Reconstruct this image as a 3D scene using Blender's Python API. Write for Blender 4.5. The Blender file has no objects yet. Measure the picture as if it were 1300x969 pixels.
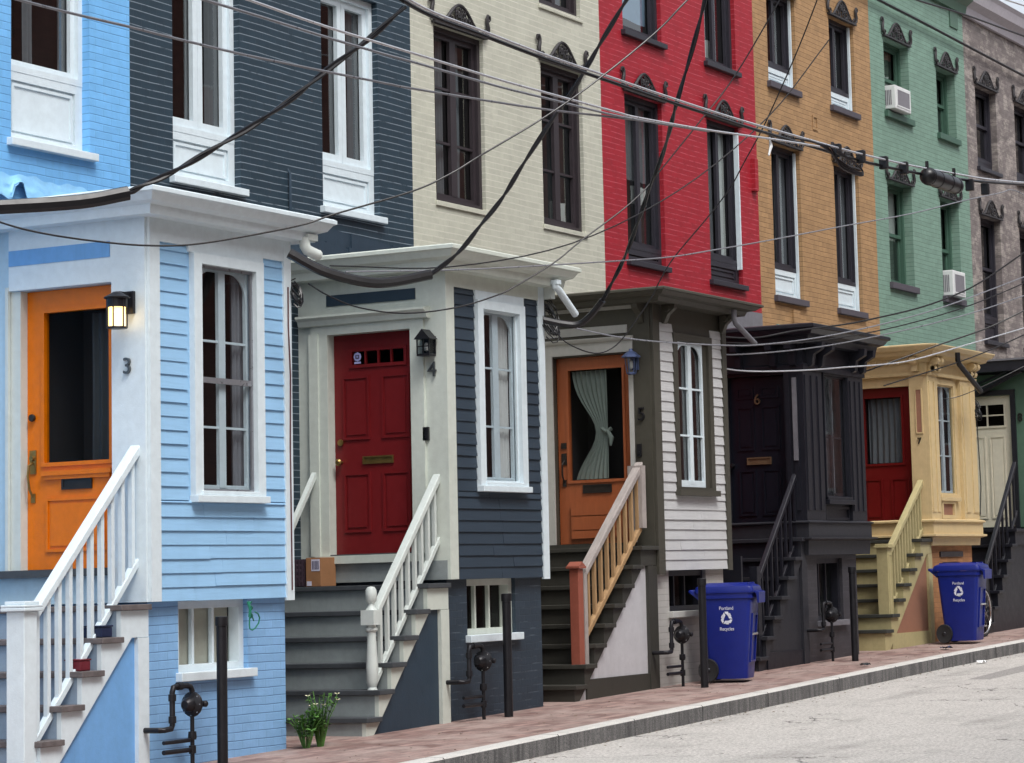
import bpy, bmesh, math, random
from mathutils import Matrix, Vector
random.seed(7)
S = bpy.context.scene
COL = S.collection
PI = math.pi

def g(x):                      # height of the brick pavement, which climbs gently along the street
    return 0.17 + 0.0225 * (x - 23.1)

# ------------------------------------------------------------------ materials
def lin(r, gg, b):
    f = lambda c: (c / 255 / 12.92) if c / 255 <= .04045 else ((c / 255 + .055) / 1.055) ** 2.4
    return (f(r), f(gg), f(b), 1)

def mul(c, k): return (min(c[0]*k, 1), min(c[1]*k, 1), min(c[2]*k, 1), 1)

class NT:
    def __init__(s, name):
        s.m = bpy.data.materials.new(name); s.m.use_nodes = True
        s.t = s.m.node_tree; s.t.nodes.clear()
        s.out = s.n('ShaderNodeOutputMaterial')
        s.b = s.n('ShaderNodeBsdfPrincipled'); s.l(s.b, 0, s.out, 0)
        s.pos = s.n('ShaderNodeNewGeometry')
    def n(s, k, **kw):
        x = s.t.nodes.new(k)
        for a, v in kw.items(): setattr(x, a, v)
        return x
    def l(s, a, ao, b, bi): s.t.links.new(a.outputs[ao], b.inputs[bi])
    def set(s, **kw):
        for k, v in kw.items(): s.b.inputs[k.replace('_', ' ')].default_value = v
    def math(s, op, a, b=None, clamp=False):
        x = s.n('ShaderNodeMath', operation=op, use_clamp=clamp)
        for i, v in enumerate((a, b)):
            if v is None: continue
            if isinstance(v, (int, float)): x.inputs[i].default_value = v
            else: s.t.links.new(v, x.inputs[i])
        return x.outputs[0]
    def vec(s, scale):
        x = s.n('ShaderNodeVectorMath', operation='MULTIPLY'); s.l(s.pos, 'Position', x, 0)
        x.inputs[1].default_value = scale
        return x.outputs[0]
    def noise(s, scale, detail=4, rough=.6):
        x = s.n('ShaderNodeTexNoise'); x.inputs['Scale'].default_value = 1
        x.inputs['Detail'].default_value = detail; x.inputs['Roughness'].default_value = rough
        if isinstance(scale, (int, float)): scale = (scale,)*3
        s.t.links.new(s.vec(scale), x.inputs['Vector'])
        return x.outputs['Fac']
    def ramp(s, fac, lo, hi):
        x = s.n('ShaderNodeMapRange'); x.inputs['From Min'].default_value = lo; x.inputs['From Max'].default_value = hi
        s.t.links.new(fac, x.inputs['Value']); return x.outputs[0]
    def mix(s, fac, a, b, mode='MIX'):
        x = s.n('ShaderNodeMix', data_type='RGBA', blend_type=mode)
        if isinstance(fac, (int, float)): x.inputs[0].default_value = fac
        else: s.t.links.new(fac, x.inputs[0])
        for i, v in ((6, a), (7, b)):
            if isinstance(v, tuple): x.inputs[i].default_value = v
            else: s.t.links.new(v, x.inputs[i])
        return x.outputs[2]
    def color(s, c): s.t.links.new(c, s.b.inputs['Base Color'])
    def bump(s, h, strength, dist=.01):
        x = s.n('ShaderNodeBump'); x.inputs['Strength'].default_value = strength; x.inputs['Distance'].default_value = dist
        s.t.links.new(h, x.inputs['Height']); s.l(x, 0, s.b, 'Normal')

def paint(name, rgb, rough=.5, var=.10, bump=.25, grain=(14, 14, 14), stain=.18, metal=0, spec=.4, flake=.35):
    k = NT(name); c = lin(*rgb) if max(rgb) > 1 else (*rgb, 1)
    n1 = k.noise(grain); n2 = k.noise((2.2, 2.2, .7), 5, .65); n3 = k.noise(90, 2)
    a = k.mix(k.ramp(n1, .3, .7), mul(c, 1-var), mul(c, 1+var))
    a = k.mix(k.math('MULTIPLY', k.ramp(n2, .5, .8), stain, True), a, mul(c, .55))
    a = k.mix(k.math('MULTIPLY', k.ramp(k.noise((11, 11, .6), 5, .7), .52, .8), stain, True), a, mul(c, .66))
    if flake: a = k.mix(k.math('MULTIPLY', k.math('GREATER_THAN', k.noise((23, 23, 31), 6, .75), .69), flake, True), a, mul(c, .62) if max(c[:3]) > .25 else mul(c, 2.2))
    k.color(a); k.set(Roughness=rough, Metallic=metal); k.b.inputs['Specular IOR Level'].default_value = spec
    rr = k.ramp(n1, 0, 1); k.t.links.new(k.math('ADD', k.math('MULTIPLY', rr, .25), rough-.12, True), k.b.inputs['Roughness'])
    k.bump(k.math('ADD', n3, k.math('MULTIPLY', n1, 1.5)), bump, .004)
    return k.m

def wood(name, rgb, along=(3, 40, 40), rough=.65, var=.3):
    k = NT(name); c = lin(*rgb)
    n1 = k.noise(along, 6, .7); n2 = k.noise(3, 3)
    a = k.mix(k.ramp(n1, .3, .7), mul(c, 1-var), mul(c, 1+var))
    a = k.mix(k.math('MULTIPLY', k.ramp(n2, .45, .75), .3, True), a, mul(c, .6))
    k.color(a); k.set(Roughness=rough); k.bump(n1, .35, .004)
    return k.m

def brick(name, rgb, line, amt, rough=.7, var=.08, course=.0655, joint=.5, patchy=None, thr=.45):
    """painted brick: courses in relief, joints tinted with the line colour in broken runs"""
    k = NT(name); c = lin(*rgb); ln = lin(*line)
    sep = k.n('ShaderNodeSeparateXYZ'); k.l(k.pos, 'Position', sep, 0)
    wob = k.noise((1.1, 1.1, 1.1), 2); wv = k.math('MULTIPLY', k.math('SUBTRACT', wob, .5), .028)
    u = k.math('ADD', sep.outputs[0], sep.outputs[1]); v = k.math('ADD', sep.outputs[2], wv)
    com = k.n('ShaderNodeCombineXYZ'); k.t.links.new(u, com.inputs[0]); k.t.links.new(v, com.inputs[1])
    bt = k.n('ShaderNodeTexBrick'); k.l(com, 0, bt, 'Vector')
    for i, val in (('Scale', 1), ('Mortar Size', .0045), ('Mortar Smooth', 1.0), ('Brick Width', .205), ('Row Height', course), ('Bias', 0)):
        bt.inputs[i].default_value = val
    bt.inputs['Color1'].default_value = (1-var*1.1,)*3 + (1,); bt.inputs['Color2'].default_value = (1+var*.5,)*3 + (1,)
    bt.inputs['Mortar'].default_value = (.9, .9, .9, 1)
    n1 = k.noise(9, 5, .65); n2 = k.noise((1.3, 1.3, .5), 5, .6); n3 = k.noise(70, 3); n4 = k.noise((5, 5, 14), 4, .7)
    a = k.mix(k.ramp(n1, .3, .7), mul(c, 1-var), mul(c, 1+var))
    a = k.mix(1.0, a, bt.outputs['Color'], 'MULTIPLY')
    a = k.mix(k.math('MULTIPLY', k.ramp(n2, .5, .8), .22, True), a, mul(c, .6))
    n5 = k.noise((7, 7, .45), 5, .7); n6 = k.noise((4, 4, 5), 6, .75)
    a = k.mix(k.math('MULTIPLY', k.ramp(n5, .5, .78), .3, True), a, mul(c, .62))
    a = k.mix(k.math('MULTIPLY', k.ramp(n6, .66, .70), .45, True), a, (c[0]*.55+.10, c[1]*.55+.07, c[2]*.55+.06, 1))
    if patchy:
        a = k.mix(k.math('MULTIPLY', k.ramp(k.noise((3, 3, 6), 6, .75), .48, .6), patchy[1], True), a, lin(*patchy[0]))
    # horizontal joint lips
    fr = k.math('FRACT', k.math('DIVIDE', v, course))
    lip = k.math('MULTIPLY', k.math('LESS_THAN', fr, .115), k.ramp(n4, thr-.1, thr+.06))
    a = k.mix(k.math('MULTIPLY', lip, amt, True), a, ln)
    k.color(a); k.set(Roughness=rough)
    h = k.math('ADD', k.math('MULTIPLY', bt.outputs['Fac'], -joint*.8), k.math('ADD', k.math('MULTIPLY', n3, .25), k.math('MULTIPLY', n1, .6)))
    k.bump(h, .6, .007)
    return k.m

def glass(name, tint=(.75, .8, .8), refl=1.0):
    k = NT(name); k.t.nodes.remove(k.b)
    tr = k.n('ShaderNodeBsdfTransparent'); tr.inputs[0].default_value = (*tint, 1)
    gl = k.n('ShaderNodeBsdfGlossy'); gl.inputs['Roughness'].default_value = .02
    n = k.noise(2.2, 2); bp = k.n('ShaderNodeBump'); bp.inputs['Strength'].default_value = .008; bp.inputs['Distance'].default_value = .05
    k.t.links.new(n, bp.inputs['Height']); k.l(bp, 0, gl, 'Normal')
    dt = k.n('ShaderNodeVectorMath', operation='DOT_PRODUCT'); k.l(k.pos, 'Incoming', dt, 0); k.l(k.pos, 'Normal', dt, 1)
    sch = k.math('ADD', k.math('MULTIPLY', k.math('POWER', k.math('SUBTRACT', 1, k.math('ABSOLUTE', dt.outputs['Value'])), 5), .95), .05)
    mx = k.n('ShaderNodeMixShader'); k.t.links.new(k.math('MULTIPLY', sch, refl, True), mx.inputs[0])
    k.l(tr, 0, mx, 1); k.l(gl, 0, mx, 2); k.l(mx, 0, k.out, 0)
    return k.m

def emit(name, rgb, s):
    k = NT(name); k.set(Emission_Strength=s, Roughness=.4)
    k.b.inputs['Base Color'].default_value = (.8, .75, .6, 1); k.b.inputs['Emission Color'].default_value = (*rgb, 1)
    return k.m

M = {}
M['white']   = paint('white_paint', (212, 225, 231), .45, .05, stain=.14)
M['offwhite'] = paint('offwhite_paint', (200, 208, 204), .45, .05, stain=.16)
M['cream_trim'] = paint('cream_trim_paint', (200, 207, 198), .45, .05, stain=.16)
M['paleblue'] = paint('pale_blue_panel_paint', (176, 204, 220), .45, .05, stain=.14)
M['bluepanel'] = paint('blue_panel_paint', (112, 164, 216), .5, .06, stain=.4)
M['bluestep'] = paint('grey_blue_riser_paint', (140, 158, 176), .5, .08)
M['blueclap'] = paint('light_blue_clapboard_paint', (148, 192, 228), .5, .05, grain=(3, 3, 40))
M['blueflash'] = paint('blue_painted_flashing', (136, 194, 236), .45, .08)
M['navyclap'] = paint('navy_clapboard_paint', (46, 59, 72), .5, .08, grain=(3, 3, 40))
M['navy'] = paint('navy_paint', (44, 60, 74), .5, .09, stain=.45)
M['greyclap'] = paint('pale_grey_clapboard_paint', (190, 191, 192), .5, .05, grain=(3, 3, 40))
M['olive'] = paint('dark_olive_paint', (70, 68, 60), .5, .08)
M['olivestep'] = paint('dark_olive_step_paint', (58, 57, 52), .55, .12, stain=.3)
M['lightgrey'] = paint('light_grey_paint', (182, 182, 178), .5, .06)
M['greypanel'] = paint('pale_grey_panel_paint', (188, 188, 192), .5, .05, stain=.35)
M['greystep'] = paint('grey_riser_paint', (142, 150, 150), .5, .08, stain=.25)
M['greytread'] = paint('dark_grey_tread_paint', (66, 70, 74), .6, .15, stain=.3)
M['weathertread'] = paint('weathered_tread_wood', (98, 92, 92), .75, .25, stain=.4)
M['black'] = paint('black_paint', (30, 31, 39), .4, .12)
M['black2'] = paint('black_panel_paint', (43, 44, 50), .5, .12, stain=.3)
M['blackdoor'] = paint('black_door_paint', (20, 22, 32), .35, .1)
M['brownframe'] = paint('dark_brown_frame_paint', (52, 46, 50), .45, .1)
M['darkframe'] = paint('dark_frame_paint', (45, 44, 52), .45, .1)
M['darksill'] = paint('dark_stone_sill', (78, 74, 82), .7, .1)
M['creampaint'] = paint('warm_cream_paint', (204, 182, 138), .5, .06, stain=.2)
M['creamshade'] = paint('pale_olive_cream_paint', (176, 166, 124), .55, .08, stain=.25)
M['tan'] = paint('brown_accent_paint', (150, 108, 88), .55, .08)
M['darkgreentread'] = paint('dark_tread_paint', (58, 60, 56), .6, .12)
M['greenpaint'] = paint('sage_green_paint', (78, 106, 90), .5, .06)
M['greenframe'] = paint('green_window_paint', (64, 94, 80), .5, .06)
M['doorwhite'] = paint('offwhite_door_paint', (214, 208, 190), .45, .05)
M['orange'] = paint('orange_door_paint', (214, 112, 4), .35, .07, stain=.1)
M['doorred'] = paint('dark_red_door_paint', (112, 25, 28), .38, .06, stain=.1)
M['doorred2'] = paint('bright_dark_red_door_paint', (100, 14, 16), .38, .06, stain=.1)
M['redwood'] = wood('stained_orange_wood', (158, 86, 50), (30, 30, 4), .45, .12)
M['cedar'] = wood('bare_cedar_wood', (166, 134, 96), (40, 40, 4), .7, .25)
M['greywood'] = wood('weathered_rail_wood', (158, 150, 146), (6, 40, 6), .75, .2)
M['redpost'] = paint('terracotta_post_paint', (146, 82, 66), .5, .08)
M['flash'] = paint('teal_flashing', (112, 176, 178), .55, .12)
M['greyflash'] = paint('grey_flashing', (112, 112, 118), .5, .15)
M['iron'] = paint('cast_iron', (52, 50, 52), .5, .25, metal=.2)
M['blackmetal'] = paint('black_metal', (34, 34, 38), .38, .15, metal=.3)
M['rubber'] = paint('black_cable_rubber', (26, 26, 29), .34, .15, bump=0, flake=0)
M['greycable'] = paint('grey_cable_jacket', (140, 142, 148), .3, .08, bump=0, stain=0, metal=.4, flake=0)
M['alucable'] = paint('bare_aluminium_cable', (214, 216, 220), .3, .04, bump=0, stain=0, metal=.6, flake=0)
M['tire'] = paint('black_rubber', (32, 32, 34), .7, .15)
M['chrome'] = paint('steel', (190, 190, 192), .22, .05, metal=.9)
M['brass'] = paint('aged_brass', (150, 124, 74), .35, .15, metal=.8)
M['bronze'] = paint('dark_bronze', (54, 50, 48), .4, .15, metal=.5)
M['bin'] = paint('blue_cart_plastic', (15, 33, 120), .38, .06, stain=.12, flake=0)
M['whitemark'] = paint('white_stencil_paint', (222, 226, 238), .5, .05, flake=0)
M['digit'] = paint('dark_number_metal', (46, 44, 44), .4, .1, metal=.4)
M['digitsteel'] = paint('steel_number', (92, 96, 98), .35, .1, metal=.6)
M['digitgold'] = paint('dull_gold_number', (120, 98, 76), .4, .1, metal=.4)
M['plasticwhite'] = paint('white_plastic', (210, 212, 212), .4, .04)
M['acgrille'] = paint('grey_grille', (120, 118, 124), .55, .1)
M['card'] = paint('brown_cardboard', (150, 108, 74), .75, .08)
M['crate'] = paint('dark_purple_crate', (62, 48, 58), .6, .1)
M['label'] = paint('white_paper_label', (208, 206, 222), .6, .05)
M['ink'] = paint('label_ink', (70, 66, 90), .6, .05)
M['leaf'] = paint('leaf_green', (86, 128, 62), .6, .3)
M['leafbrown'] = paint('dry_leaf_grit', (104, 88, 70), .8, .4)
M['petal'] = paint('pale_petal', (226, 224, 190), .6, .1)
M['twine'] = paint('green_hose', (34, 120, 96), .5, .1)
M['bluebox'] = paint('blue_tin', (26, 36, 66), .4, .1)
M['redbox'] = paint('red_tin', (104, 30, 42), .5, .1)
M['redwire'] = paint('dull_red_wire', (92, 58, 62), .5, .1)
M['bluelamp'] = paint('blue_grey_lantern_metal', (78, 92, 128), .4, .1, metal=.3)
M['sticker'] = paint('lilac_sticker', (176, 178, 224), .5, .05, flake=0)
M['palegrey'] = paint('pale_grey_cornice_paint', (176, 172, 178), .6, .08)
M['concrete'] = paint('roof_gravel', (120, 118, 114), .85, .15)
M['curtain'] = paint('white_curtain_cloth', (205, 206, 204), .8, .05, bump=.1, flake=0)
M['curtaindim'] = paint('grey_curtain_cloth', (120, 122, 128), .85, .06, bump=.1, flake=0)
M['curtaindark'] = paint('dark_curtain_cloth', (70, 74, 80), .85, .06, bump=.1, flake=0)
M['curtaintied'] = paint('sheer_curtain_cloth', (150, 158, 152), .85, .06, bump=.1, flake=0)
M['curtainred'] = paint('rust_curtain_cloth', (160, 92, 80), .85, .08, bump=.1, flake=0)
M['blind'] = paint('pale_blind', (196, 194, 184), .7, .04, bump=.1)
M['skyreflect'] = paint('sky_reflection_blue', (150, 178, 206), .6, .04)  # colour of blue sky mirrored in a pane, painted on a sheet
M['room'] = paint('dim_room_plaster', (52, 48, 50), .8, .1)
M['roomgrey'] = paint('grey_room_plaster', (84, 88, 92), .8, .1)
M['glass'] = glass('window_glass', (.75, .8, .8), 2.5)
M['dullglass'] = glass('door_glass', (.72, .76, .76), .1)
M['stormglass'] = glass('storm_glass', (.86, .9, .92), 1.7)
M['basementglass'] = glass('basement_glass', (.8, .82, .8), .6)
M['lampglass'] = emit('lit_lamp_glass', (1.0, .62, .2), 2.2)
M['clearglass'] = glass('lantern_glass', (.8, .82, .82), .8)
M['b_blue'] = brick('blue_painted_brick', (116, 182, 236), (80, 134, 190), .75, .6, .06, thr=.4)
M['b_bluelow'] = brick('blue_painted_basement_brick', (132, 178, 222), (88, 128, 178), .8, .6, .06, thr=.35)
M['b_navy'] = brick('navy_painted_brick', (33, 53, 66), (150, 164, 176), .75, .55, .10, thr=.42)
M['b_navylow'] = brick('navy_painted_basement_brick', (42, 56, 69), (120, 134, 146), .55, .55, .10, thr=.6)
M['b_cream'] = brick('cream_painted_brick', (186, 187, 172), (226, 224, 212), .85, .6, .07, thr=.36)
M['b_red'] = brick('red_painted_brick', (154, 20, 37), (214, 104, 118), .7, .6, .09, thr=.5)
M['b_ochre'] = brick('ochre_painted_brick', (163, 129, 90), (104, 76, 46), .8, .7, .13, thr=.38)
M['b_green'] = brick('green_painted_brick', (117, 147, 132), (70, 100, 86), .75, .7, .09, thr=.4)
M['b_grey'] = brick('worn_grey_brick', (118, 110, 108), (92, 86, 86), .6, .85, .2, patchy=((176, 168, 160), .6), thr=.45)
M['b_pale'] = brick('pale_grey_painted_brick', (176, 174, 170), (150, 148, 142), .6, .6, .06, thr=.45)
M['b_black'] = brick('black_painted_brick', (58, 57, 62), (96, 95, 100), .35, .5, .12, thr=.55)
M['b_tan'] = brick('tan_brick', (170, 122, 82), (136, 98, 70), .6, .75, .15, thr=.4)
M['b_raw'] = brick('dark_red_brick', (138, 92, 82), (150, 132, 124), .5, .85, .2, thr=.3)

def ground_mats():
    k = NT('red_pavement_brick')
    sep = k.n('ShaderNodeVectorRotate', rotation_type='Z_AXIS'); k.l(k.pos, 'Position', sep, 0); sep.inputs['Angle'].default_value = .0
    bt = k.n('ShaderNodeTexBrick'); k.l(sep, 0, bt, 'Vector')
    for i, v in (('Scale', 1), ('Mortar Size', .006), ('Mortar Smooth', .3), ('Brick Width', .2), ('Row Height', .1)): bt.inputs[i].default_value = v
    bt.inputs['Color1'].default_value = lin(108, 80, 74); bt.inputs['Color2'].default_value = lin(158, 130, 122); bt.inputs['Mortar'].default_value = lin(112, 102, 98)
    n1 = k.noise(1.6, 5, .65); n2 = k.noise(30, 3)
    a = k.mix(k.ramp(n1, .42, .72), bt.outputs['Color'], lin(166, 150, 142))
    a = k.mix(k.math('MULTIPLY', k.ramp(n2, .5, .75), .4, True), a, lin(104, 82, 78)); k.color(a); k.set(Roughness=.85)
    k.bump(k.math('ADD', k.math('MULTIPLY', bt.outputs['Fac'], -1), k.math('MULTIPLY', n2, .6)), .5, .006); M['pave'] = k.m
    k = NT('granite_kerb'); n1 = k.noise((14, 14, 1.5), 5, .7); n2 = k.noise(120, 2); n3 = k.noise((.35, .35, .35), 1)
    a = k.mix(k.ramp(n2, .35, .65), lin(78, 78, 80), lin(138, 136, 134)); a = k.mix(k.math('MULTIPLY', k.ramp(n1, .4, .65), .75, True), a, lin(50, 50, 52))
    k.color(a); k.set(Roughness=.8); k.bump(n2, .5, .006); M['kerb'] = k.m
    k = NT('pale_kerb_top'); n1 = k.noise(4, 5, .7); n2 = k.noise(150, 2)  # paler tone for the upward faces of the kerb stones
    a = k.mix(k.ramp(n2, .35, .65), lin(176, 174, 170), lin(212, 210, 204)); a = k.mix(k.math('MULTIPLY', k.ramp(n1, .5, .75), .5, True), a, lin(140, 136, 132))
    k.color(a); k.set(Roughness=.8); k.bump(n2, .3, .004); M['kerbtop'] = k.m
    k = NT('grey_asphalt'); n1 = k.noise(1.2, 6, .7); n2 = k.noise(38, 4, .85)
    a = k.mix(k.ramp(n2, .3, .7), lin(120, 117, 113), lin(220, 216, 210)); a = k.mix(k.math('MULTIPLY', k.ramp(n1, .5, .75), .45, True), a, lin(122, 119, 116))
    vo = k.n('ShaderNodeTexVoronoi', feature='DISTANCE_TO_EDGE'); vo.inputs['Scale'].default_value = .55
    va = k.n('ShaderNodeVectorMath', operation='ADD'); k.l(k.pos, 'Position', va, 0)
    vn = k.n('ShaderNodeTexNoise'); vn.inputs['Scale'].default_value = 2.5; vn.inputs['Detail'].default_value = 5; k.l(k.pos, 'Position', vn, 'Vector'); k.l(vn, 'Color', va, 1); k.l(va, 0, vo, 'Vector')
    cr = k.math('MULTIPLY', k.math('LESS_THAN', vo.outputs['Distance'], .007), k.ramp(k.noise(.7, 3), .48, .56))
    a = k.mix(k.math('MULTIPLY', cr, .8, True), a, lin(58, 56, 55))
    a = k.mix(k.math('MULTIPLY', k.ramp(k.noise((.35, 1.6, 1), 4, .6), .55, .8), .5, True), a, lin(96, 93, 90))
    k.color(a); k.set(Roughness=.9); k.bump(n2, .6, .01); M['asphalt'] = k.m
    k = NT('patched_asphalt'); n2 = k.noise(45, 4, .85); k.color(k.mix(k.ramp(n2, .3, .7), lin(96, 94, 92), lin(176, 172, 168))); k.set(Roughness=.9); k.bump(n2, .5, .01); M['asphalt2'] = k.m
    k = NT('far_ground'); n1 = k.noise(.5, 5); a = k.mix(n1, lin(92, 92, 88), lin(120, 116, 110)); k.color(a); k.set(Roughness=.95); M['ground'] = k.m
ground_mats()

# ------------------------------------------------------------------ mesh builder
class PF:                      # a wall plane facing the street: u runs along the street, d into the wall
    def __init__(s, y): s.y = y
    def __call__(s, u, d, z): return (u, s.y + d, z)
class PL:                      # a wall plane facing down the street: u runs away from the street, d into the wall
    def __init__(s, x): s.x = x
    def __call__(s, u, d, z): return (s.x + d, u, z)
W0 = lambda x, y, z: (x, y, z)

class MB:
    def __init__(s): s.v = []; s.f = []; s.smooth = False
    def face(s, pts):
        n = len(s.v); s.v += [tuple(p) for p in pts]; s.f.append(tuple(range(n, n+len(pts)))); return s
    def box(s, a0, a1, b0, b1, c0, c1, m=W0):
        n = len(s.v)
        s.v += [m(a, b, c) for c in (c0, c1) for b in (b0, b1) for a in (a0, a1)]
        s.f += [tuple(n+i for i in q) for q in ((0, 1, 3, 2), (4, 6, 7, 5), (0, 4, 5, 1), (2, 3, 7, 6), (0, 2, 6, 4), (1, 5, 7, 3))]
        return s
    def prism(s, poly, t0, t1, m):           # poly of (a, b); m(a, b, t)
        n = len(s.v); k = len(poly)
        s.v += [m(a, b, t0) for a, b in poly] + [m(a, b, t1) for a, b in poly]
        s.f += [tuple(range(n, n+k)), tuple(range(n+2*k-1, n+k-1, -1))]
        s.f += [(n+i, n+(i+1) % k, n+k+(i+1) % k, n+k+i) for i in range(k)]
        return s
    def tube(s, pts, r, n=8, cap=True):
        pts = [Vector(p) for p in pts]; k = len(pts); base = len(s.v); up = None
        for i, p in enumerate(pts):
            t = (pts[min(i+1, k-1)] - pts[max(i-1, 0)]).normalized()
            if up is None:
                up = t.orthogonal().normalized()
            up = (up - t * up.dot(t)).normalized(); q = t.cross(up)
            rr = r[i] if isinstance(r, (list, tuple)) else r
            for j in range(n):
                a = 2*PI*j/n; s.v.append(tuple(p + up*(math.cos(a)*rr) + q*(math.sin(a)*rr)))
        for i in range(k-1):
            for j in range(n):
                s.f.append((base+i*n+j, base+i*n+(j+1) % n, base+(i+1)*n+(j+1) % n, base+(i+1)*n+j))
        if cap:
            s.f.append(tuple(base+j for j in range(n-1, -1, -1))); s.f.append(tuple(base+(k-1)*n+j for j in range(n)))
        s.smooth = True
        return s
    def lathe(s, prof, o, axis='z', n=16):   # prof of (radius, height along axis)
        base = len(s.v); k = len(prof)
        for r, h in prof:
            for j in range(n):
                a = 2*PI*j/n; c, d = r*math.cos(a), r*math.sin(a)
                p = {'z': (c, d, h), 'x': (h, c, d), 'y': (c, h, d)}[axis]
                s.v.append((o[0]+p[0], o[1]+p[1], o[2]+p[2]))
        for i in range(k-1):
            for j in range(n):
                s.f.append((base+i*n+j, base+i*n+(j+1) % n, base+(i+1)*n+(j+1) % n, base+(i+1)*n+j))
        s.f.append(tuple(base+j for j in range(n-1, -1, -1))); s.f.append(tuple(base+(k-1)*n+j for j in range(n)))
        s.smooth = True
        return s
    def sweep(s, path, prof):                # horizontal moulding: path of (x, y), prof of (outward offset, z); outward is to the right of travel
        k = len(path); offs = []
        P = [Vector((*p, 0)) for p in path]
        for i in range(k):
            ds = []
            if i > 0: ds.append((P[i]-P[i-1]).normalized())
            if i < k-1: ds.append((P[i+1]-P[i]).normalized())
            ns = [Vector((d.y, -d.x, 0)) for d in ds]
            nn = ns[0] if len(ns) == 1 else (ns[0]+ns[1]) / (1 + ns[0].dot(ns[1]))
            offs.append(nn)
        base = len(s.v); m = len(prof)
        for i in range(k):
            for o, z in prof:
                q = P[i] + offs[i]*o; s.v.append((q.x, q.y, z))
        for i in range(k-1):
            for j in range(m):
                s.f.append((base+i*m+j, base+i*m+(j+1) % m, base+(i+1)*m+(j+1) % m, base+(i+1)*m+j))
        s.f.append(tuple(base+j for j in range(m))); s.f.append(tuple(base+(k-1)*m+j for j in range(m-1, -1, -1)))
        return s
    def wall(s, u0, u1, z0, z1, ops, rev, m):
        us = sorted({u0, u1, *[o[0] for o in ops], *[o[1] for o in ops]}); zs = sorted({z0, z1, *[o[2] for o in ops], *[o[3] for o in ops]})
        for i in range(len(us)-1):
            for j in range(len(zs)-1):
                uc, zc = (us[i]+us[i+1])/2, (zs[j]+zs[j+1])/2
                if any(o[0] < uc < o[1] and o[2] < zc < o[3] for o in ops): continue
                s.face([m(us[i], 0, zs[j]), m(us[i+1], 0, zs[j]), m(us[i+1], 0, zs[j+1]), m(us[i], 0, zs[j+1])])
        for a, b, c, d in ops:
            for p, q in (((a, c), (a, d)), ((a, d), (b, d)), ((b, d), (b, c)), ((b, c), (a, c))):
                s.face([m(p[0], 0, p[1]), m(q[0], 0, q[1]), m(q[0], rev, q[1]), m(p[0], rev, p[1])])
        return s
    def ring(s, u0, u1, z0, z1, w, d0, d1, m, wb=None, wt=None):   # rectangular frame
        wb = w if wb is None else wb; wt = w if wt is None else wt
        s.box(u0, u0+w, d0, d1, z0, z1, m); s.box(u1-w, u1, d0, d1, z0, z1, m)
        s.box(u0+w, u1-w, d0, d1, z0, z0+wb, m); s.box(u0+w, u1-w, d0, d1, z1-wt, z1, m)
        return s

def text_mesh(body, size, depth):
    c = bpy.data.curves.new('t', 'FONT'); c.body = body; c.size = size; c.extrude = depth/2; c.align_x = 'CENTER'
    o = bpy.data.objects.new('t', c); COL.objects.link(o)
    bpy.context.view_layer.update()
    me = bpy.data.meshes.new_from_object(o.evaluated_get(bpy.context.evaluated_depsgraph_get()))
    v = [tuple(x.co) for x in me.vertices]; f = [tuple(p.vertices) for p in me.polygons]
    bpy.data.objects.remove(o); bpy.data.curves.remove(c); bpy.data.meshes.remove(me)
    return v, f
def put_text(mb, body, size, depth, fn):     # fn(x, y, z) places the flat letter outline
    v, f = text_mesh(body, size, depth)
    n = len(mb.v); mb.v += [fn(*p) for p in v]; mb.f += [tuple(n+i for i in q) for q in f]
    return mb

def make(name, mb, mat, base, parent=None, bevel=0):
    me = bpy.data.meshes.new(name)
    me.from_pydata([(x-base[0], y-base[1], z-base[2]) for x, y, z in mb.v], [], mb.f)
    bm = bmesh.new(); bm.from_mesh(me); bmesh.ops.recalc_face_normals(bm, faces=bm.faces); bm.to_mesh(me); bm.free()
    me.materials.append(M[mat] if isinstance(mat, str) else mat)
    if mb.smooth:
        me.polygons.foreach_set('use_smooth', [True]*len(me.polygons)); me.set_sharp_from_angle(angle=math.radians(38))
    o = bpy.data.objects.new(name, me); COL.objects.link(o)
    if parent is None: o.location = base
    else: o.parent = parent
    if bevel:
        b = o.modifiers.new('bevel', 'BEVEL'); b.width = bevel; b.segments = 2; b.limit_method = 'ANGLE'
    return o

class Thing:
    def __init__(s, name, label, cat, base, group=None):
        s.base = base; s.o = bpy.data.objects.new(name, None); COL.objects.link(s.o)
        s.o.location = base; s.o.empty_display_size = .2
        s.o['label'] = label; s.o['category'] = cat
        if group: s.o['group'] = group
    def part(s, name, mb, mat, parent=None, bevel=0, label=None):
        o = make(name, mb, mat, s.base, parent or s.o, bevel)
        if label: o['label'] = label
        return o

def single(name, mb, mat, base, label, cat, group=None, bevel=0):
    o = make(name, mb, mat, base, None, bevel); o['label'] = label; o['category'] = cat
    if group: o['group'] = group
    return o
def struct(name, mb, mat):
    o = make(name, mb, mat, (0, 0, 0)); o['kind'] = 'structure'; return o

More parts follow.
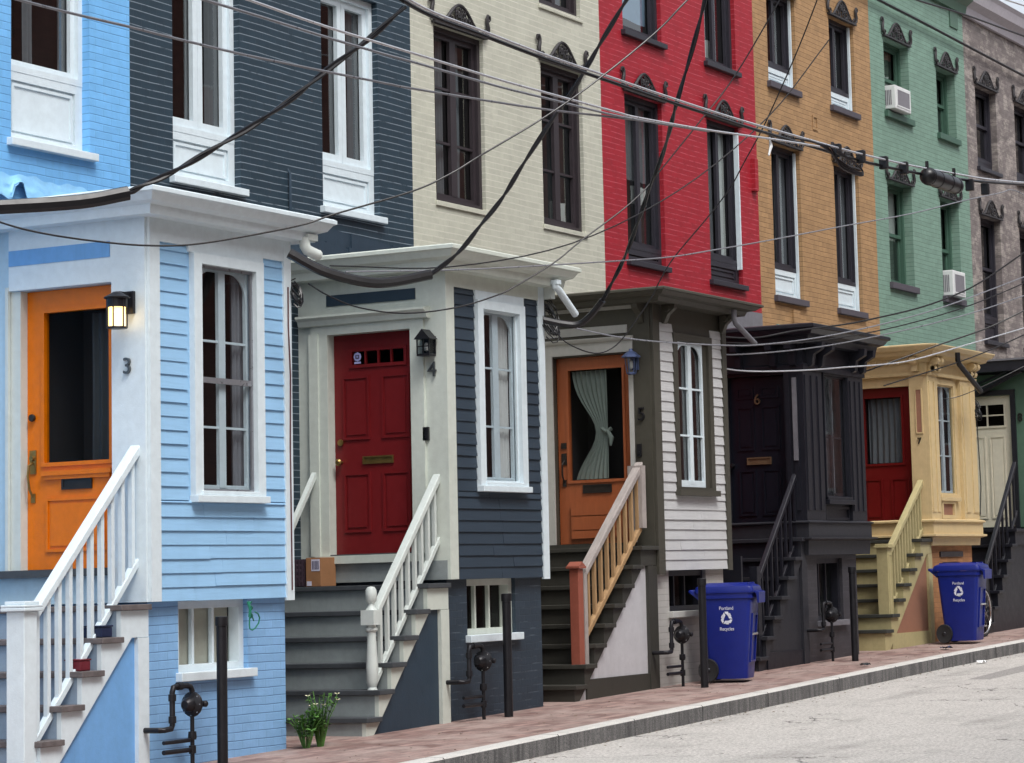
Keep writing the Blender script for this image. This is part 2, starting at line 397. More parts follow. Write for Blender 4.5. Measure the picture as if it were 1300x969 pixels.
# ------------------------------------------------------------------ the street
KERB = [(-40, -3.6), (-10, -2.9), (5, -2.3), (15, -1.88), (19, -1.69), (23, -1.52), (25, -1.42), (28, -1.28), (31, -1.22), (36, -1.17), (50, -1.1), (110, -1.1)]
def ky(x):
    for (a, b), (c, d) in zip(KERB, KERB[1:]):
        if a <= x <= c: return b + (d-b)*(x-a)/(c-a)
    return -1.1
XS = [-40, -25, -10, 0, 5, 8, 11, 13, 15, 17, 19, 21, 23, 24, 25, 26.5, 28, 29.5, 31, 33, 36, 40, 50, 70, 110]
KW = .17
def strip(fa, fb, za, zb):
    mb = MB()
    for a, b in zip(XS, XS[1:]):
        mb.face([(a, fa(a), za(a)), (b, fa(b), za(b)), (b, fb(b), zb(b)), (a, fb(a), zb(a))])
    return mb
gs = lambda x: g(x)
struct('sidewalk', strip(lambda x: ky(x)+KW, lambda x: 2.2, lambda x: g(x)-.012, gs), 'pave')
kb = MB()
x = -40.0
while x < 60:                                                       # granite kerb stones, butted with thin joints
    n = x + random.uniform(1.4, 2.3); a, b = x+.007, n-.007
    y0, y1 = ky(a), ky(b); r = .012
    t0, t1 = g(a)-.006, g(b)-.006
    c0, c1 = g(a)-.17, g(b)-.17
    kb.v += [(a, y0, c0), (b, y1, c1), (b, y1, t1-r), (a, y0, t0-r), (a, y0+r, t0), (b, y1+r, t1), (b, y1+KW, t1), (a, y0+KW, t0), (a, y0+KW, c0), (b, y1+KW, c1)]
    k = len(kb.v)-10
    kb.f += [(k, k+1, k+2, k+3), (k+3, k+2, k+5, k+4), (k+4, k+5, k+6, k+7), (k+7, k+6, k+9, k+8), (k, k+3, k+4, k+7, k+8), (k+1, k+9, k+6, k+5, k+2)]
    x = n
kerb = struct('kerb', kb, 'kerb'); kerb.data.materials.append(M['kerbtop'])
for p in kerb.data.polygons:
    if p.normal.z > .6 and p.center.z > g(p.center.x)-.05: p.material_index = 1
struct('road', strip(lambda x: -10.2, lambda x: ky(x)+.02, lambda x: g(x)-.18, lambda x: g(x)-.15), 'asphalt')
pm = MB(); pm.face([(26.4, -2.75, g(26.4)-.158), (29.9, -2.5, g(29.9)-.155), (29.8, -2.02, g(29.8)-.148), (26.3, -2.25, g(26.3)-.15)]); struct('road_patch', pm, 'asphalt2')
struct('far_sidewalk', strip(lambda x: -14.3, lambda x: -10.2, lambda x: g(x)-.02, lambda x: g(x)-.03), 'pave')
gm = MB(); gm.face([(-400, -400, g(-400)-.35), (500, -400, g(500)-.35), (500, 400, g(500)-.35), (-400, 400, g(-400)-.35)])
struct('ground', gm, 'ground')

rnd = random.Random(11); gl = MB()
for k in range(900):
    xx = rnd.uniform(14, 40); yy = ky(xx)-abs(rnd.gauss(0, .14))-.01 if k % 3 else ky(xx)+KW+rnd.uniform(0, 1.1)
    zz = g(xx)-(.148 if k % 3 else .006)+.004; r_ = rnd.uniform(.004, .016); a0 = rnd.uniform(0, 6)
    gl.face([(xx+r_*math.cos(a0+i*1.5708)*(1.6 if i % 2 else 1), yy+r_*math.sin(a0+i*1.5708), zz+rnd.uniform(0, .008)) for i in range(4)])
lo_ = make('gutter_litter', gl, 'leafbrown', (0, 0, 0)); lo_['kind'] = 'stuff'; lo_['label'] = 'small dry leaves and grit along the kerb'

# ------------------------------------------------------------------ house pieces
FY = 1.57                                  # the brick fronts stand this far behind the porch fronts
HB = [12.8, 16.92, 21.33, 25.36, 29.6, 33.63, 37.6, 41.8]            # party lines of numbers 3 to 9
TOP = 10.08

def spandrel(mb, u, z, r, sx, d0, d1, m, n=6):       # fills the corner above a rounded pane top
    arc = [(u + sx*(r - r*math.sin(a)), z - r + r*math.cos(a)) for a in [PI/2*i/n for i in range(n+1)]]
    mb.prism([(u, z)] + arc, d0, d1, lambda a, b, t: m(a, t, b))

def sash(mb, u0, u1, z0, z1, d, w, m, mull=0, rails=(), railw=.02, arch=False, th=.04, wb=None):
    mb.ring(u0, u1, z0, z1, w, d, d+th, m, wb=wb)
    c = (u0+u1)/2
    if mull: mb.box(c-mull/2, c+mull/2, d-.004, d+th-.004, z0+w, z1-w, m)
    for rz in rails:
        lo, hi = u0+w, u1-w
        if mull:
            mb.box(lo, c-mull/2, d+.004, d+th-.008, rz-railw/2, rz+railw/2, m); mb.box(c+mull/2, hi, d+.004, d+th-.008, rz-railw/2, rz+railw/2, m)
        else: mb.box(lo, hi, d+.004, d+th-.008, rz-railw/2, rz+railw/2, m)
    if arch:
        r = (u1-u0)*.27; zt = z1-w
        for uu, sx in ((u0+w, 1), (u1-w, -1)): spandrel(mb, uu, zt, r, sx, d+.006, d+th-.01, m)
    return mb

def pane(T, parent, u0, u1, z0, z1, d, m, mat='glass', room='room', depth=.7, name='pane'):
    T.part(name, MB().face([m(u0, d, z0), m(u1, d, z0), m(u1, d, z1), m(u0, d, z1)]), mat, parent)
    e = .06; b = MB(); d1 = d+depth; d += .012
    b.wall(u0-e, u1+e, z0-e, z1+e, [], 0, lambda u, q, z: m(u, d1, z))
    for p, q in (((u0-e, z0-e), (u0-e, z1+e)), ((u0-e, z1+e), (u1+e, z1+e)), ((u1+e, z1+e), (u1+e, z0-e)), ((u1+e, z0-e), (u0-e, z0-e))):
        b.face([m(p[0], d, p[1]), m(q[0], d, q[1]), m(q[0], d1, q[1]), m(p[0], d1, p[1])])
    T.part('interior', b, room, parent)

def cloth(u0, u1, z0, z1, d, m, waves=5, amp=.025, tie=None, n=40, zn=14):
    """hanging cloth in folds; tie = (height, pull to the left edge 0..1)"""
    mb = MB(); ph = random.uniform(0, 6)
    for j in range(zn+1):
        t = j/zn; z = z0+(z1-z0)*t
        sq = 1.0
        if tie: sq = 1 - tie[1]*math.exp(-((z-tie[0])/tie[2])**2)
        for i in range(n+1):
            s_ = i/n; uu = u1-(u1-u0)*(1-s_)*sq if tie else u0+(u1-u0)*s_*sq
            mb.v.append(m(uu, d+amp*math.sin(s_*waves*2*PI+ph+.6*math.sin(3*t))*(1 if not tie else .5+.5*sq), z))
    for j in range(zn):
        for i in range(n):
            a = j*(n+1)+i; mb.f.append((a, a+1, a+n+2, a+n+1))
    mb.smooth = True
    return mb

CREST = None
def crest(T, parent, xc, z, w, y):
    """cast iron window crest: pierced arch between two scrolled horns"""
    mb = MB(); h = .25; hw = w*.36
    f = lambda t: h*(0.5+0.5*math.cos(PI*min(abs(t), 1)))**.9
    P = lambda u, zz: (xc+u, y-.03, z+zz)
    mb.box(xc-w*.46, xc+w*.46, y-.05, y+.01, z, z+.022)
    mb.tube([P(hw*t, .02+f(t)) for t in [-1+i/10 for i in range(21)]], .019, 6)
    rnd = random.Random(3)
    for k in range(34):                       # dense scrollwork under the arch
        t = rnd.uniform(-.8, .8); lev = rnd.uniform(.12, .85)
        if f(t) < .05: continue
        zz = .02+f(t)*lev; r = rnd.uniform(.02, .034); a0 = rnd.uniform(0, 6); sg = rnd.choice((-.8, .8))
        mb.tube([P(hw*t+r*(1-.5*i/7)*math.cos(a0+i*sg), zz+r*(1-.5*i/7)*math.sin(a0+i*sg)) for i in range(8)], .0105, 4)
    for k in range(7):
        t = -.75+1.5*k/6; mb.tube([P(hw*t*.85, .01), P(hw*t, .02+f(t))], .0095, 4)
    for sx in (-1, 1):
        pts = [(-.06, .02), (.0, .03), (.045, .07), (.05, .13), (.03, .18), (.025, .23), (.045, .265), (.08, .26), (.088, .225), (.068, .205)]
        mb.tube([P(sx*(w/2-.06+u), zz) for u, zz in pts], [.012, .016, .021, .023, .021, .019, .017, .015, .013, .01], 7)
        mb.tube([P(sx*(w/2-.09+.035*math.cos(i*.8)), .06+.035*math.sin(i*.8)) for i in range(8)], .012, 5)
    mb.smooth = True
    return T.part('crest', mb, 'iron', parent)

class House:
    def __init__(s, i, label, mat, name='row_house'):
        s.i = i; s.x0, s.x1 = HB[i], HB[i+1]; s.mat = mat; s.ops = []
        s.T = Thing(name, label, 'house', (s.x0, FY, g(s.x0)), 'painted brick row houses along the street')
        s.F = PF(FY); s.rev = .1
    def finish(s, extra=()):
        ops = s.ops + list(extra)
        zb = g(s.x0)-.4
        mb = MB().wall(s.x0, s.x1, zb, TOP, ops, s.rev, s.F)
        s.wall = s.T.part('wall', mb, s.mat)
        b = MB()
        for X in (s.x0+.003, s.x1-.003): b.face([(X, FY, zb), (X, 9, zb), (X, 9, TOP), (X, FY, TOP)])
        b.face([(s.x0, 9, zb), (s.x1, 9, zb), (s.x1, 9, TOP), (s.x0, 9, TOP)])
        s.T.part('rear_walls', b, 'b_raw')
        r = MB().box(s.x0+.004, s.x1-.004, FY+.05, 9, TOP-.02, TOP+.06); s.T.part('roof', r, 'concrete')
        c = MB().sweep([(s.x0+.002, FY), (s.x1-.002, FY)], [(0, TOP-.05), (.06, TOP-.05), (.09, TOP+.08), (.2, TOP+.16), (.24, TOP+.3), (.28, TOP+.36), (0, TOP+.36)])
        s.T.part('roof_cornice', c, s.cornice if hasattr(s, 'cornice') else 'palegrey')

    def win(s, a, b, z0, z1, kind, frame, room='room', panel=None, pz=None, sill=None, crest_=False, sillh=.06, curtain=None, rails=None, d=None):
        """one opening z0..z1; pz = top of the panel under the glass"""
        d = s.rev if d is None else d
        s.ops.append((a, b, z0, z1)); m = s.F; T = s.T
        zb = pz if pz else z0
        mb = MB(); w = .055
        mb.ring(a, b, zb, z1, w, d-.035, d+.06, m)
        if kind == 'french':
            c = (a+b)/2
            for u0, u1 in ((a+w, c-.002), (c+.002, b-w)):
                mb.ring(u0, u1, zb+w, z1-w, .065, d, d+.045, m, wb=.08)
        elif kind == 'casement':              # two leaves, thick mullion, thin glazing bars
            sash(mb, a+w, b-w, zb+w, z1-w, d+.004, .05, m, mull=.11, rails=[zb+(z1-zb)*t for t in (.35, .66)], railw=.025)
        elif kind == 'pair':
            sash(mb, a+w, b-w, zb+w, z1-w, d+.004, .045, m, mull=.075)
        elif kind == 'hung':
            zm = (zb+z1)/2
            mb.ring(a+w, b-w, zm-.02, z1-w, .05, d+.0, d+.03, m); mb.ring(a+w, b-w, zb+w, zm+.025, .05, d+.032, d+.058, m)
        elif kind == 'single':
            mb.ring(a+w, b-w, zb+w, z1-w, .05, d+.004, d+.04, m)
        o = T.part('window', mb, frame)
        pane(T, o, a+w, b-w, zb+w, z1-w, d+.05, m, room=room)
        if panel:
            p = MB(); p.box(a, b, d-.012, d+.06, z0, zb, m)
            p.ring(a+.0, b-.0, z0, zb, .09, d-.032, d-.012, m, wb=.07, wt=.07)
            p.ring(a+.11, b-.11, z0+.09, zb-.09, .025, d-.024, d-.012, m)
            T.part('panel', p, panel, o)
        if sill:
            e = .05 if sill != 'flush' else .02
            q = MB().box(a-e, b+e, -.06, d-.036, z0-sillh, z0+.004, m) if sill != 'b_cream' else MB().box(a-.02, b+.04, -.022, d-.036, z0-sillh, z0+.003, m)
            T.part('sill', q, sill, o, bevel=.006)
        if curtain:
            for (f0, f1, t0, t1, mt, wv) in curtain:
                u0, u1 = a+w+(b-a-2*w)*f0, a+w+(b-a-2*w)*f1
                T.part('curtain', cloth(u0, u1, zb+.03+(z1-zb)*t0, zb+(z1-zb)*t1-.03, d+.095, m, wv, .018), mt, o)
        if crest_: crest(T, o, (a+b)/2+.0, z1+.005, (b-a)+.16, FY)
        return o

def clapboards(u0, u1, z0, z1, m, e=.105):
    mb = MB(); z = z0
    while z < z1-.005:
        t = min(z+e, z1); cuts = [u0, u1]
        if u1-u0 > 1.1: cuts.insert(1, u0+(u1-u0)*random.uniform(.25, .75))
        for p, q in zip(cuts, cuts[1:]):
            o = .018+random.uniform(-.003, .003); dz = random.uniform(-.003, .002); gap = .0015 if len(cuts) > 2 else 0
            mb.prism([(-o, z+dz), (-.006, t), (.004, t), (.004, z)], p+(gap if p > u0 else 0), q-(gap if q < u1 else 0), lambda a, b, c: m(c, a, b))
        z = t
    return mb

def cornice_prof(o, zt, drop):
    return [(0, zt-drop), (o*.55, zt-drop), (o*.6, zt-drop*.62), (o*.8, zt-drop*.5), (o*.92, zt-drop*.22), (o, zt-drop*.16), (o, zt), (o-.02, zt+.012), (0, zt+.05)]

def door_text(T, parent, body, x, yc, z0, h, mat, size_k=1.38, dep=.02, name='house_number'):
    v = put_text(MB(), body, h*size_k, dep, lambda a, b, c: (x-dep/2-.002+c, yc-a, z0+b))
    return T.part(name, v, mat, parent)

def stairs(label, xd, x0, z0, run, rise, n, y1, yb, mt, mr, ms, mp, panel_y=.03, post=None, band=0, base=None):
    """flight that climbs along the house front: tread i has its nosing at x0-run*i, top at z0-rise*i"""
    gz = g(x0-run*n)
    T = Thing('front_stairs', label, 'stairs', (x0, 0, gz), 'wooden stairs up to the front doors')
    th = .042
    xs = [x0-run*i for i in range(n)]; zs = [z0-rise*i for i in range(n)]
    for i in range(n):
        xe = xd-.004 if i == 0 else xs[i-1]+.028
        T.part('tread', MB().box(xs[i], xe, -.035, y1, zs[i]-th, zs[i]), mt, bevel=.005)
        zl = zs[i+1] if i < n-1 else g(xs[i])-.05
        T.part('riser', MB().box(xs[i]+.03, xs[i]+.048, .004, y1, zl, zs[i]-th-.001), mr)
    poly = [(xd-.003, zs[0]-th-.002)]
    for i in range(n):
        poly.append((xs[i]+.029, zs[i]-th-.002))
        poly.append((xs[i]+.029, (zs[i+1]-th-.002) if i < n-1 else g(xs[i])-.06))
    lo = g(xs[-1])-.06; k = rise/run
    n_lo = lo
    xb = xs[0]+.075+band; zb_ = zs[1]-.01                # lower edge runs through the inner corners
    poly.append((xb-(zb_-lo)/k, lo)); poly.append((xb, zb_)); poly.append((xd-.003, zb_))
    T.part('stringer', MB().prism(poly, 0, .04, lambda a, b, t: (a, t, b)), ms)
    if mp:
        T.part('side_panel', MB().prism([(xb-(zb_-lo)/k+.0, lo), (xd-.01, lo), (xd-.01, zb_+.01), (xb, zb_+.01)], panel_y, panel_y+.02, lambda a, b, t: (a, t, b)), mp)
    if base: T.part('base_board', MB().box(xs[-1]+.3, xd-(post or 0)-.002, panel_y-.022, panel_y-.002, g(xs[0])-.1, g(xs[0])+.16), base)
    if post:
        T.part('post', MB().box(xd-post, xd-.006, -.006, .036, g(xd)-.05, zb_-.003), ms)
    return T

def railing(T, top, bot, y, nb, m_top, m_bal, w=.07, h=.045, low=None, bw=.032, m_low=None):
    """sloping handrail from top=(x, z) to bot=(x, z); low = ((x, z), (x, z)) lower rail"""
    (xa, za), (xb, zb) = top, bot
    def bar(p, q, ww, hh):
        (a, c), (b, d) = p, q
        return MB().prism([(a, c), (b, d), (b, d-hh), (a, c-hh)], y-ww/2, y+ww/2, lambda u, v, t: (u, t, v))
    T.part('handrail', bar(top, bot, w, h*1.6), m_top, bevel=.008)
    if low:
        T.part('lower_rail', bar(low[0], low[1], w*.6, h*1.3), m_low or m_bal, bevel=.004)
        (xl, zl), (xm, zm) = low
        for i in range(nb):
            u = xb + (xa-xb)*(i+.7)/(nb+.2)
            zt = zb+(za-zb)*(u-xb)/(xa-xb)-h*1.2; z0 = zm+(zl-zm)*(u-xm)/(xl-xm)-.02
            T.part('baluster', MB().box(u-bw/2, u+bw/2, y-bw/2, y+bw/2, z0, zt), m_bal)

def panel_door(T, x, y0, y1, z0, z1, mat, glass_rect=None, panels=(), d=.08, gmat='dullglass', room='room'):
    """door slab in the plane facing down the street; rects are (ya, yb, za, zb)"""
    m = PL(x); mb = MB()
    ops = [glass_rect] if glass_rect else []
    mb.wall(y0, y1, z0, z1, ops, .04, lambda u, q, z: m(u, d+q, z))
    mb.wall(y0, y1, z0, z1, ops, .0, lambda u, q, z: m(u, d+.045, z))
    for a, b, c, e in panels:
        mb.ring(a, b, c, e, .022, d-.012, d+.001, m); mb.box(a+.045, b-.045, d-.008, d+.001, c+.045, e-.045, m)
    if glass_rect:
        a, b, c, e = glass_rect; mb.ring(a-.03, b+.03, c-.03, e+.03, .03, d-.014, d+.001, m)
    o = T.part('door', mb, mat)
    if glass_rect:
        a, b, c, e = glass_rect; pane(T, o, a, b, c, e, d+.02, m, mat=gmat, room=room, depth=.5)
    return o

def vestibule_shell(H, x0, x1, zb, zt, mfront, mleft, ops_front, door_op, rev_f=.07, rev_d=.1, name='porch'):
    T = H.T
    mb = MB().wall(x0, x1, zb, zt, ops_front, rev_f, PF(0)); p = T.part(name, mb, mfront)
    l = MB().wall(0, FY, zb, zt, [door_op] if door_op else [], rev_d, PL(x0)); T.part('door_wall', l, mleft, p)
    r = MB().face([(x1, 0, zb), (x1, FY, zb), (x1, FY, zt), (x1, 0, zt)]); r.face([(x0, 0, zb), (x1, 0, zb), (x1, FY, zb), (x0, FY, zb)])
    r.face([(x0, 0, zt), (x1, 0, zt), (x1, FY, zt), (x0, FY, zt)]); T.part('side_wall', r, mfront, p)
    return p

def basement(H, x0, x1, zt, mat, win=None, inset=.05, frame=None, room='room', style='bars', blind=None, sill=None):
    T = H.T; F = PF(inset); zb = g(x0)-.2
    mb = MB().wall(x0, x1, zb, zt, [win] if win else [], .13, F)
    for X in (x0, x1): mb.face([(X, inset, zb), (X, FY, zb), (X, FY, zt), (X, inset, zt)])
    b = T.part('basement_wall', mb, mat)
    if win:
        a, c, z0, z1 = win; d = .12; w = MB(); w.ring(a, c, z0, z1, .06, d-.08, d+.02, F); n = 3
        for i in range(1, n):
            u = a+.06+(c-a-.12)*i/n; w.box(u-.014, u+.014, d-.02, d+.015, z0+.06, z1-.06, F)
        o = T.part('basement_window', w, frame or 'white')
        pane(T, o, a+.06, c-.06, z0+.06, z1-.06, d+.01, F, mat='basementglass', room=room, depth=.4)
        if blind: T.part('blind', MB().face([F(a+.06, d+.03, z0+.05), F(c-.06, d+.03, z0+.05), F(c-.06, d+.03, z1-.05), F(a+.06, d+.03, z1-.05)]), blind, o)
        if sill: T.part('sill', MB().box(a-.03, c+.05, -.06, d-.085, z0-.06, z0+.006, F), sill, o, bevel=.005)
    return b

def storm_window(H, parent, a, b, z0, z1, casing, mat, mull=.1, rails=(), proud=.05, sill=True, sash_mat='white', arch=True, curtains=(), room='room', meet=None, cw=.1, sw=.03):
    """porch window: wide proud casing, outer storm frame, inner sash with two round-topped lights"""
    T = H.T; F = PF(0); mb = MB()
    mb.ring(a-cw, b+cw, z0-.03, z1+.08, cw, -proud, .001, F, wb=.03, wt=.08)
    o = T.part('window', mb, mat)
    if sill: T.part('sill', MB().box(a-cw-.012, b+cw+.012, -proud-.035, -proud+.05, z0-.085, z0-.031, F).box(a-.02, b+.02, -proud-.012, -.002, z0-.03, z0+.004, F), mat, o, bevel=.004)
    st = MB(); st.ring(a, b, z0, z1, .022, -.008, .018, F)
    if meet: st.box(a+.022, b-.022, -.006, .016, meet-.022, meet+.022, F)
    T.part('storm_frame', st, casing, o)
    sm = MB(); sash(sm, a+.004, b-.004, z0+.004, z1-.004, .035, sw, F, mull=mull, rails=rails, railw=.018, arch=arch, th=.03, wb=.05)
    T.part('sash', sm, sash_mat, o)
    pane(T, o, a, b, z0, z1, .006, F, mat='stormglass', room=room, depth=.65)
    for f0, f1, mt, wv in curtains:
        T.part('curtain', cloth(a+(b-a)*f0, a+(b-a)*f1, z0+.02, z1-.02, .1, F, wv, .016), mt, o)
    return o

def spout(T, pts, r, mat, parent=None):
    return T.part('downspout', MB().tube(pts, r, 10), mat, parent)

def wall_bumps(o, seed):       # gentle out-of-true ripple for an old wall edge
    pass

# ================================================================== number 3, blue
H3 = House(0, 'light blue row house numbered 3 with an orange front door', 'b_blue'); H3.rev = .11
H3.win(15.45, 16.40, 4.90, 7.0, 'single', 'white', panel='white', pz=5.47, sill='white', curtain=[(.38, .5, 0, 1, 'curtaindim', 2), (.86, 1, 0, 1, 'curtaindim', 2)])
H3.win(13.2, 14.15, 4.90, 7.0, 'single', 'white', panel='white', pz=5.47, sill='white')
for a in (13.2, 15.45): H3.win(a, a+.95, 7.66, 9.02, 'single', 'white', sill='white')
H3.finish()
X3, R3 = 15.15, 16.96
T = H3.T
p3 = vestibule_shell(H3, X3, R3, 1.225, 4.14, 'blueclap', 'paleblue', [(15.76, 16.46, 2.05, 3.80)], (.32, 1.31, 1.47, 3.625), rev_d=.12)
F = PF(0); L = PL(X3)
T.part('corner_board', MB().box(X3, X3+.12, -.028, .001, 1.225, 4.12, F), 'white', p3)
T.part('corner_board', MB().box(R3-.10, R3, -.028, .001, 1.20, 4.12, F), 'white', p3)
T.part('frieze_board', MB().box(X3+.12, R3-.1, -.026, .001, 3.925, 4.12, F), 'white', p3)
T.part('window_header', MB().box(15.62, 16.58, -.03, .001, 3.882, 3.925, F), 'white', p3)
for a, b, c, e in ((X3+.12, 15.62, 1.98, 3.925), (16.58, R3-.1, 1.98, 3.925), (X3+.12, R3-.1, 1.225, 1.98)):
    T.part('clapboards', clapboards(a, b, c, e, F), 'blueclap', p3)
T.part('door_post', MB().box(.001, .315, -.024, .002, 1.225, 4.12, L), 'white', p3)
T.part('door_header', MB().box(.315, 1.31, -.024, .002, 3.63, 4.12, L), 'white', p3)
T.part('blue_panel', MB().box(.325, 1.305, -.03, -.023, 3.82, 3.94, L), 'bluepanel', p3)
T.part('door_jamb', MB().box(1.215, 1.308, .002, .1, 1.47, 3.624, L).box(1.31, 1.34, -.03, .002, 1.47, 3.66, L), 'offwhite', p3)
T.part('cornice', MB().sweep([(X3, FY), (X3, 0), (R3, 0), (R3, FY)], cornice_prof(.29, 4.275, .18)), 'white', p3)
d3 = panel_door(T, X3, .322, 1.213, 1.49, 3.622, 'orange', (.415, 1.04, 2.30, 3.45), [(.42, 1.03, 1.62, 2.03)])
m = PL(X3)
T.part('moulded_rail', MB().box(.39, 1.06, .05, .082, 2.20, 2.235, m).box(.41, 1.04, .06, .082, 2.17, 2.2, m), 'orange', d3)
T.part('mail_slot', MB().ring(.585, .875, 2.09, 2.18, .018, .066, .081, m).box(.6, .86, .074, .082, 2.105, 2.165, m), 'bronze', d3)
T.part('deadbolt', MB().lathe([(.026, -.012), (.03, 0), (.022, .02), (.012, .024)], (X3+.062, 1.155, 2.65), 'x', 14), 'bronze', d3)
T.part('handle', MB().box(1.125, 1.185, .07, .082, 2.22, 2.40, m).box(1.135, 1.175, .072, .082, 2.0, 2.07, m).tube([(X3+.075, 1.155, 2.31), (X3+.03, 1.16, 2.28), (X3+.02, 1.16, 2.2), (X3+.035, 1.157, 2.1), (X3+.075, 1.155, 2.04)], .009, 8).lathe([(.02, 0), (.022, .02), (.01, .03)], (X3+.05, 1.155, 2.34), 'x', 10), 'brass', d3)
T.part('curtain', cloth(.42, .72, 2.31, 3.44, .26, m, 4, .015), 'curtaindark', d3)
T.part('threshold', MB().box(.3, 1.45, -.06, .1, 1.43, 1.487, m), 'greytread', p3)
door_text(T, p3, '3', X3-.024, .16, 2.925, .125, 'digitsteel')
storm_window(H3, p3, 15.76, 16.46, 2.05, 3.80, 'greycable', 'white', mull=.085, rails=(3.22, 2.55), meet=2.91, curtains=[(.78, 1.0, 'curtaindim', 3)])
basement(H3, 15.2, 16.93, 1.223, 'b_bluelow', (15.56, 16.43, .68, 1.222), frame='white', room='roomgrey', blind='blind', sill='white')
spout(T, [(16.975, -.15, 4.12), (16.975, -.16, 4.05), (16.99, -.17, 4.02), (17.06, -.2, 3.99), (17.1, -.2, 3.985)], .045, 'offwhite', p3)
T.part('gutter_bracket', MB().box(16.97, 17.1, -.2, -.1, 4.1, 4.15), 'offwhite', p3)
T.part('phone_wire', MB().tube([(R3-.05, -.034, 3.72), (R3-.055, -.036, 3.4), (R3-.03, -.034, 3.0), (R3-.045, -.034, 2.4), (R3-.04, -.034, 1.28)], .006, 5), 'redwire', p3)
# torn flashing over the porch roof
fl = MB(); rnd = random.Random(5)
nx, nz = 90, 12
for i in range(nx+1):
    xx = X3-1.2+i*.0335; k_ = i/nx
    bot = 4.41 + .025*math.sin(i*.31) + .03*math.sin(i*.83+1) + (.08 if 22 < i < 34 or 43 < i < 48 else 0)
    for j in range(nz+1):
        t = j/nz; cr = .016*math.sin(i*.55+j*.9)*math.sin(i*.23-j*.5+2)+.010*math.sin(i*1.3+j*1.7)+.006*rnd.uniform(-1, 1)
        top = 4.64-.05*k_+.012*math.sin(i*.4)+.008*math.sin(i*1.1)
        fl.v.append((xx, FY-.012-.045*(1-t)**1.5-(abs(cr)+.004)*(1.1-t), bot+(top-bot)*t))
for i in range(nx):
    for j in range(nz):
        a = i*(nz+1)+j; fl.f.append((a, a+1, a+nz+2, a+nz+1))
fl.smooth = True
o = T.part('flashing', fl, 'blueflash')
T.part('porch_roof', MB().face([(X3-.25, -.25, 4.28), (R3+.25, -.25, 4.28), (R3+.25, FY-.01, 4.28), (X3-.25, FY-.01, 4.28)]), 'greyflash', p3)

# ================================================================== number 4, navy
H4 = House(1, 'dark navy row house numbered 4 with a dark red panelled door', 'b_navy'); H4.rev = .1
for a, b in ((17.5, 18.47), (19.76, 20.73)):
    H4.win(a, b, 4.86, 7.0, 'french', 'white', panel='white', pz=5.28, sill='white', curtain=[(.78, 1, 0, 1, 'curtaindim', 3), (.42, .5, 0, 1, 'curtaindim', 1)])
    H4.win(a, b, 7.66, 9.02, 'french', 'white', sill='white')
H4.finish()
X4, R4 = 19.33, 21.11
T = H4.T; L = PL(X4); m = L
p4 = vestibule_shell(H4, X4, R4, 1.33, 4.14, 'navyclap', 'cream_trim', [(19.95, 20.61, 2.2, 3.79)], (.34, 1.235, 1.57, 3.585), rev_d=.09)
T.part('corner_board', MB().box(X4, X4+.14, -.028, .001, 1.33, 4.12, F), 'cream_trim', p4)
T.part('corner_board', MB().box(R4-.11, R4, -.028, .001, 1.31, 4.12, F), 'white', p4)
T.part('frieze_board', MB().box(X4+.14, R4-.11, -.026, .001, 3.955, 4.12, F), 'cream_trim', p4)
T.part('window_header', MB().box(19.84, 20.72, -.03, .001, 3.872, 3.955, F), 'white', p4)
for a, b, c, e in ((X4+.14, 19.84, 2.12, 3.955), (20.72, R4-.11, 2.12, 3.955), (X4+.14, R4-.11, 1.33, 2.12)):
    T.part('clapboards', clapboards(a, b, c, e, F), 'navyclap', p4)
T.part('door_casing', MB().box(1.235, 1.41, -.03, .002, 1.57, 3.67, m).box(.2, .34, -.03, .002, 1.57, 3.67, m).box(.34, 1.235, -.03, .002, 3.585, 3.67, m).box(1.33, 1.43, -.045, -.029, 1.57, 3.6, m), 'cream_trim', p4)
T.part('door_crown', MB().prism([(-.03, 3.67), (-.06, 3.675), (-.075, 3.72), (-.11, 3.745), (-.11, 3.765), (.0, 3.775), (.0, 3.67)], .14, 1.53, lambda a, b, t: m(t, a, b)), 'cream_trim', p4)
T.part('navy_panel', MB().box(.29, 1.25, -.012, .002, 3.85, 3.95, m), 'navy', p4)
T.part('cornice', MB().sweep([(X4, FY), (X4, 0), (R4, 0), (R4, FY)], cornice_prof(.29, 4.275, .19)), 'cream_trim', p4)
pn = [(.44, .64, 2.58, 3.2), (.88, 1.1, 2.58, 3.2), (.44, .64, 1.75, 2.3), (.88, 1.1, 1.75, 2.3)]
pn = [(.42, .72, 2.62, 3.2), (.85, 1.14, 2.62, 3.2), (.42, .72, 1.78, 2.32), (.85, 1.14, 1.78, 2.32)]
d4 = panel_door(T, X4, .342, 1.233, 1.575, 3.583, 'doorred', (.47, 1.03, 3.305, 3.425), pn)
for yy in (.60, .74, .88): T.part('glazing_bar', MB().box(yy, yy+.015, .07, .095, 3.305, 3.425, m), 'doorred', d4)
T.part('mail_slot', MB().ring(.6, .93, 2.395, 2.465, .014, .066, .081, m).box(.61, .92, .074, .082, 2.405, 2.455, m), 'brass', d4)
T.part('deadbolt', MB().lathe([(.03, -.01), (.03, .0), (.02, .016)], (X4+.068, 1.165, 2.6), 'x', 14), 'brass', d4)
T.part('handle', MB().lathe([(.014, .04), (.014, .0), (.03, -.02), (.032, -.04), (.02, -.055)], (X4+.06, 1.165, 2.42), 'x', 14), 'brass', d4)
st = T.part('sticker', MB().lathe([(.042, 0), (.042, .003)], (X4+.062, .965, 3.375), 'x', 8).box(.93, 1.0, .062, .066, 3.312, 3.33, m), 'sticker', d4)
d4s = MB(); d4s.ring(.945, .985, 3.358, 3.392, .008, .0575, .0605, m); T.part('sticker_print', d4s, 'ink', d4)
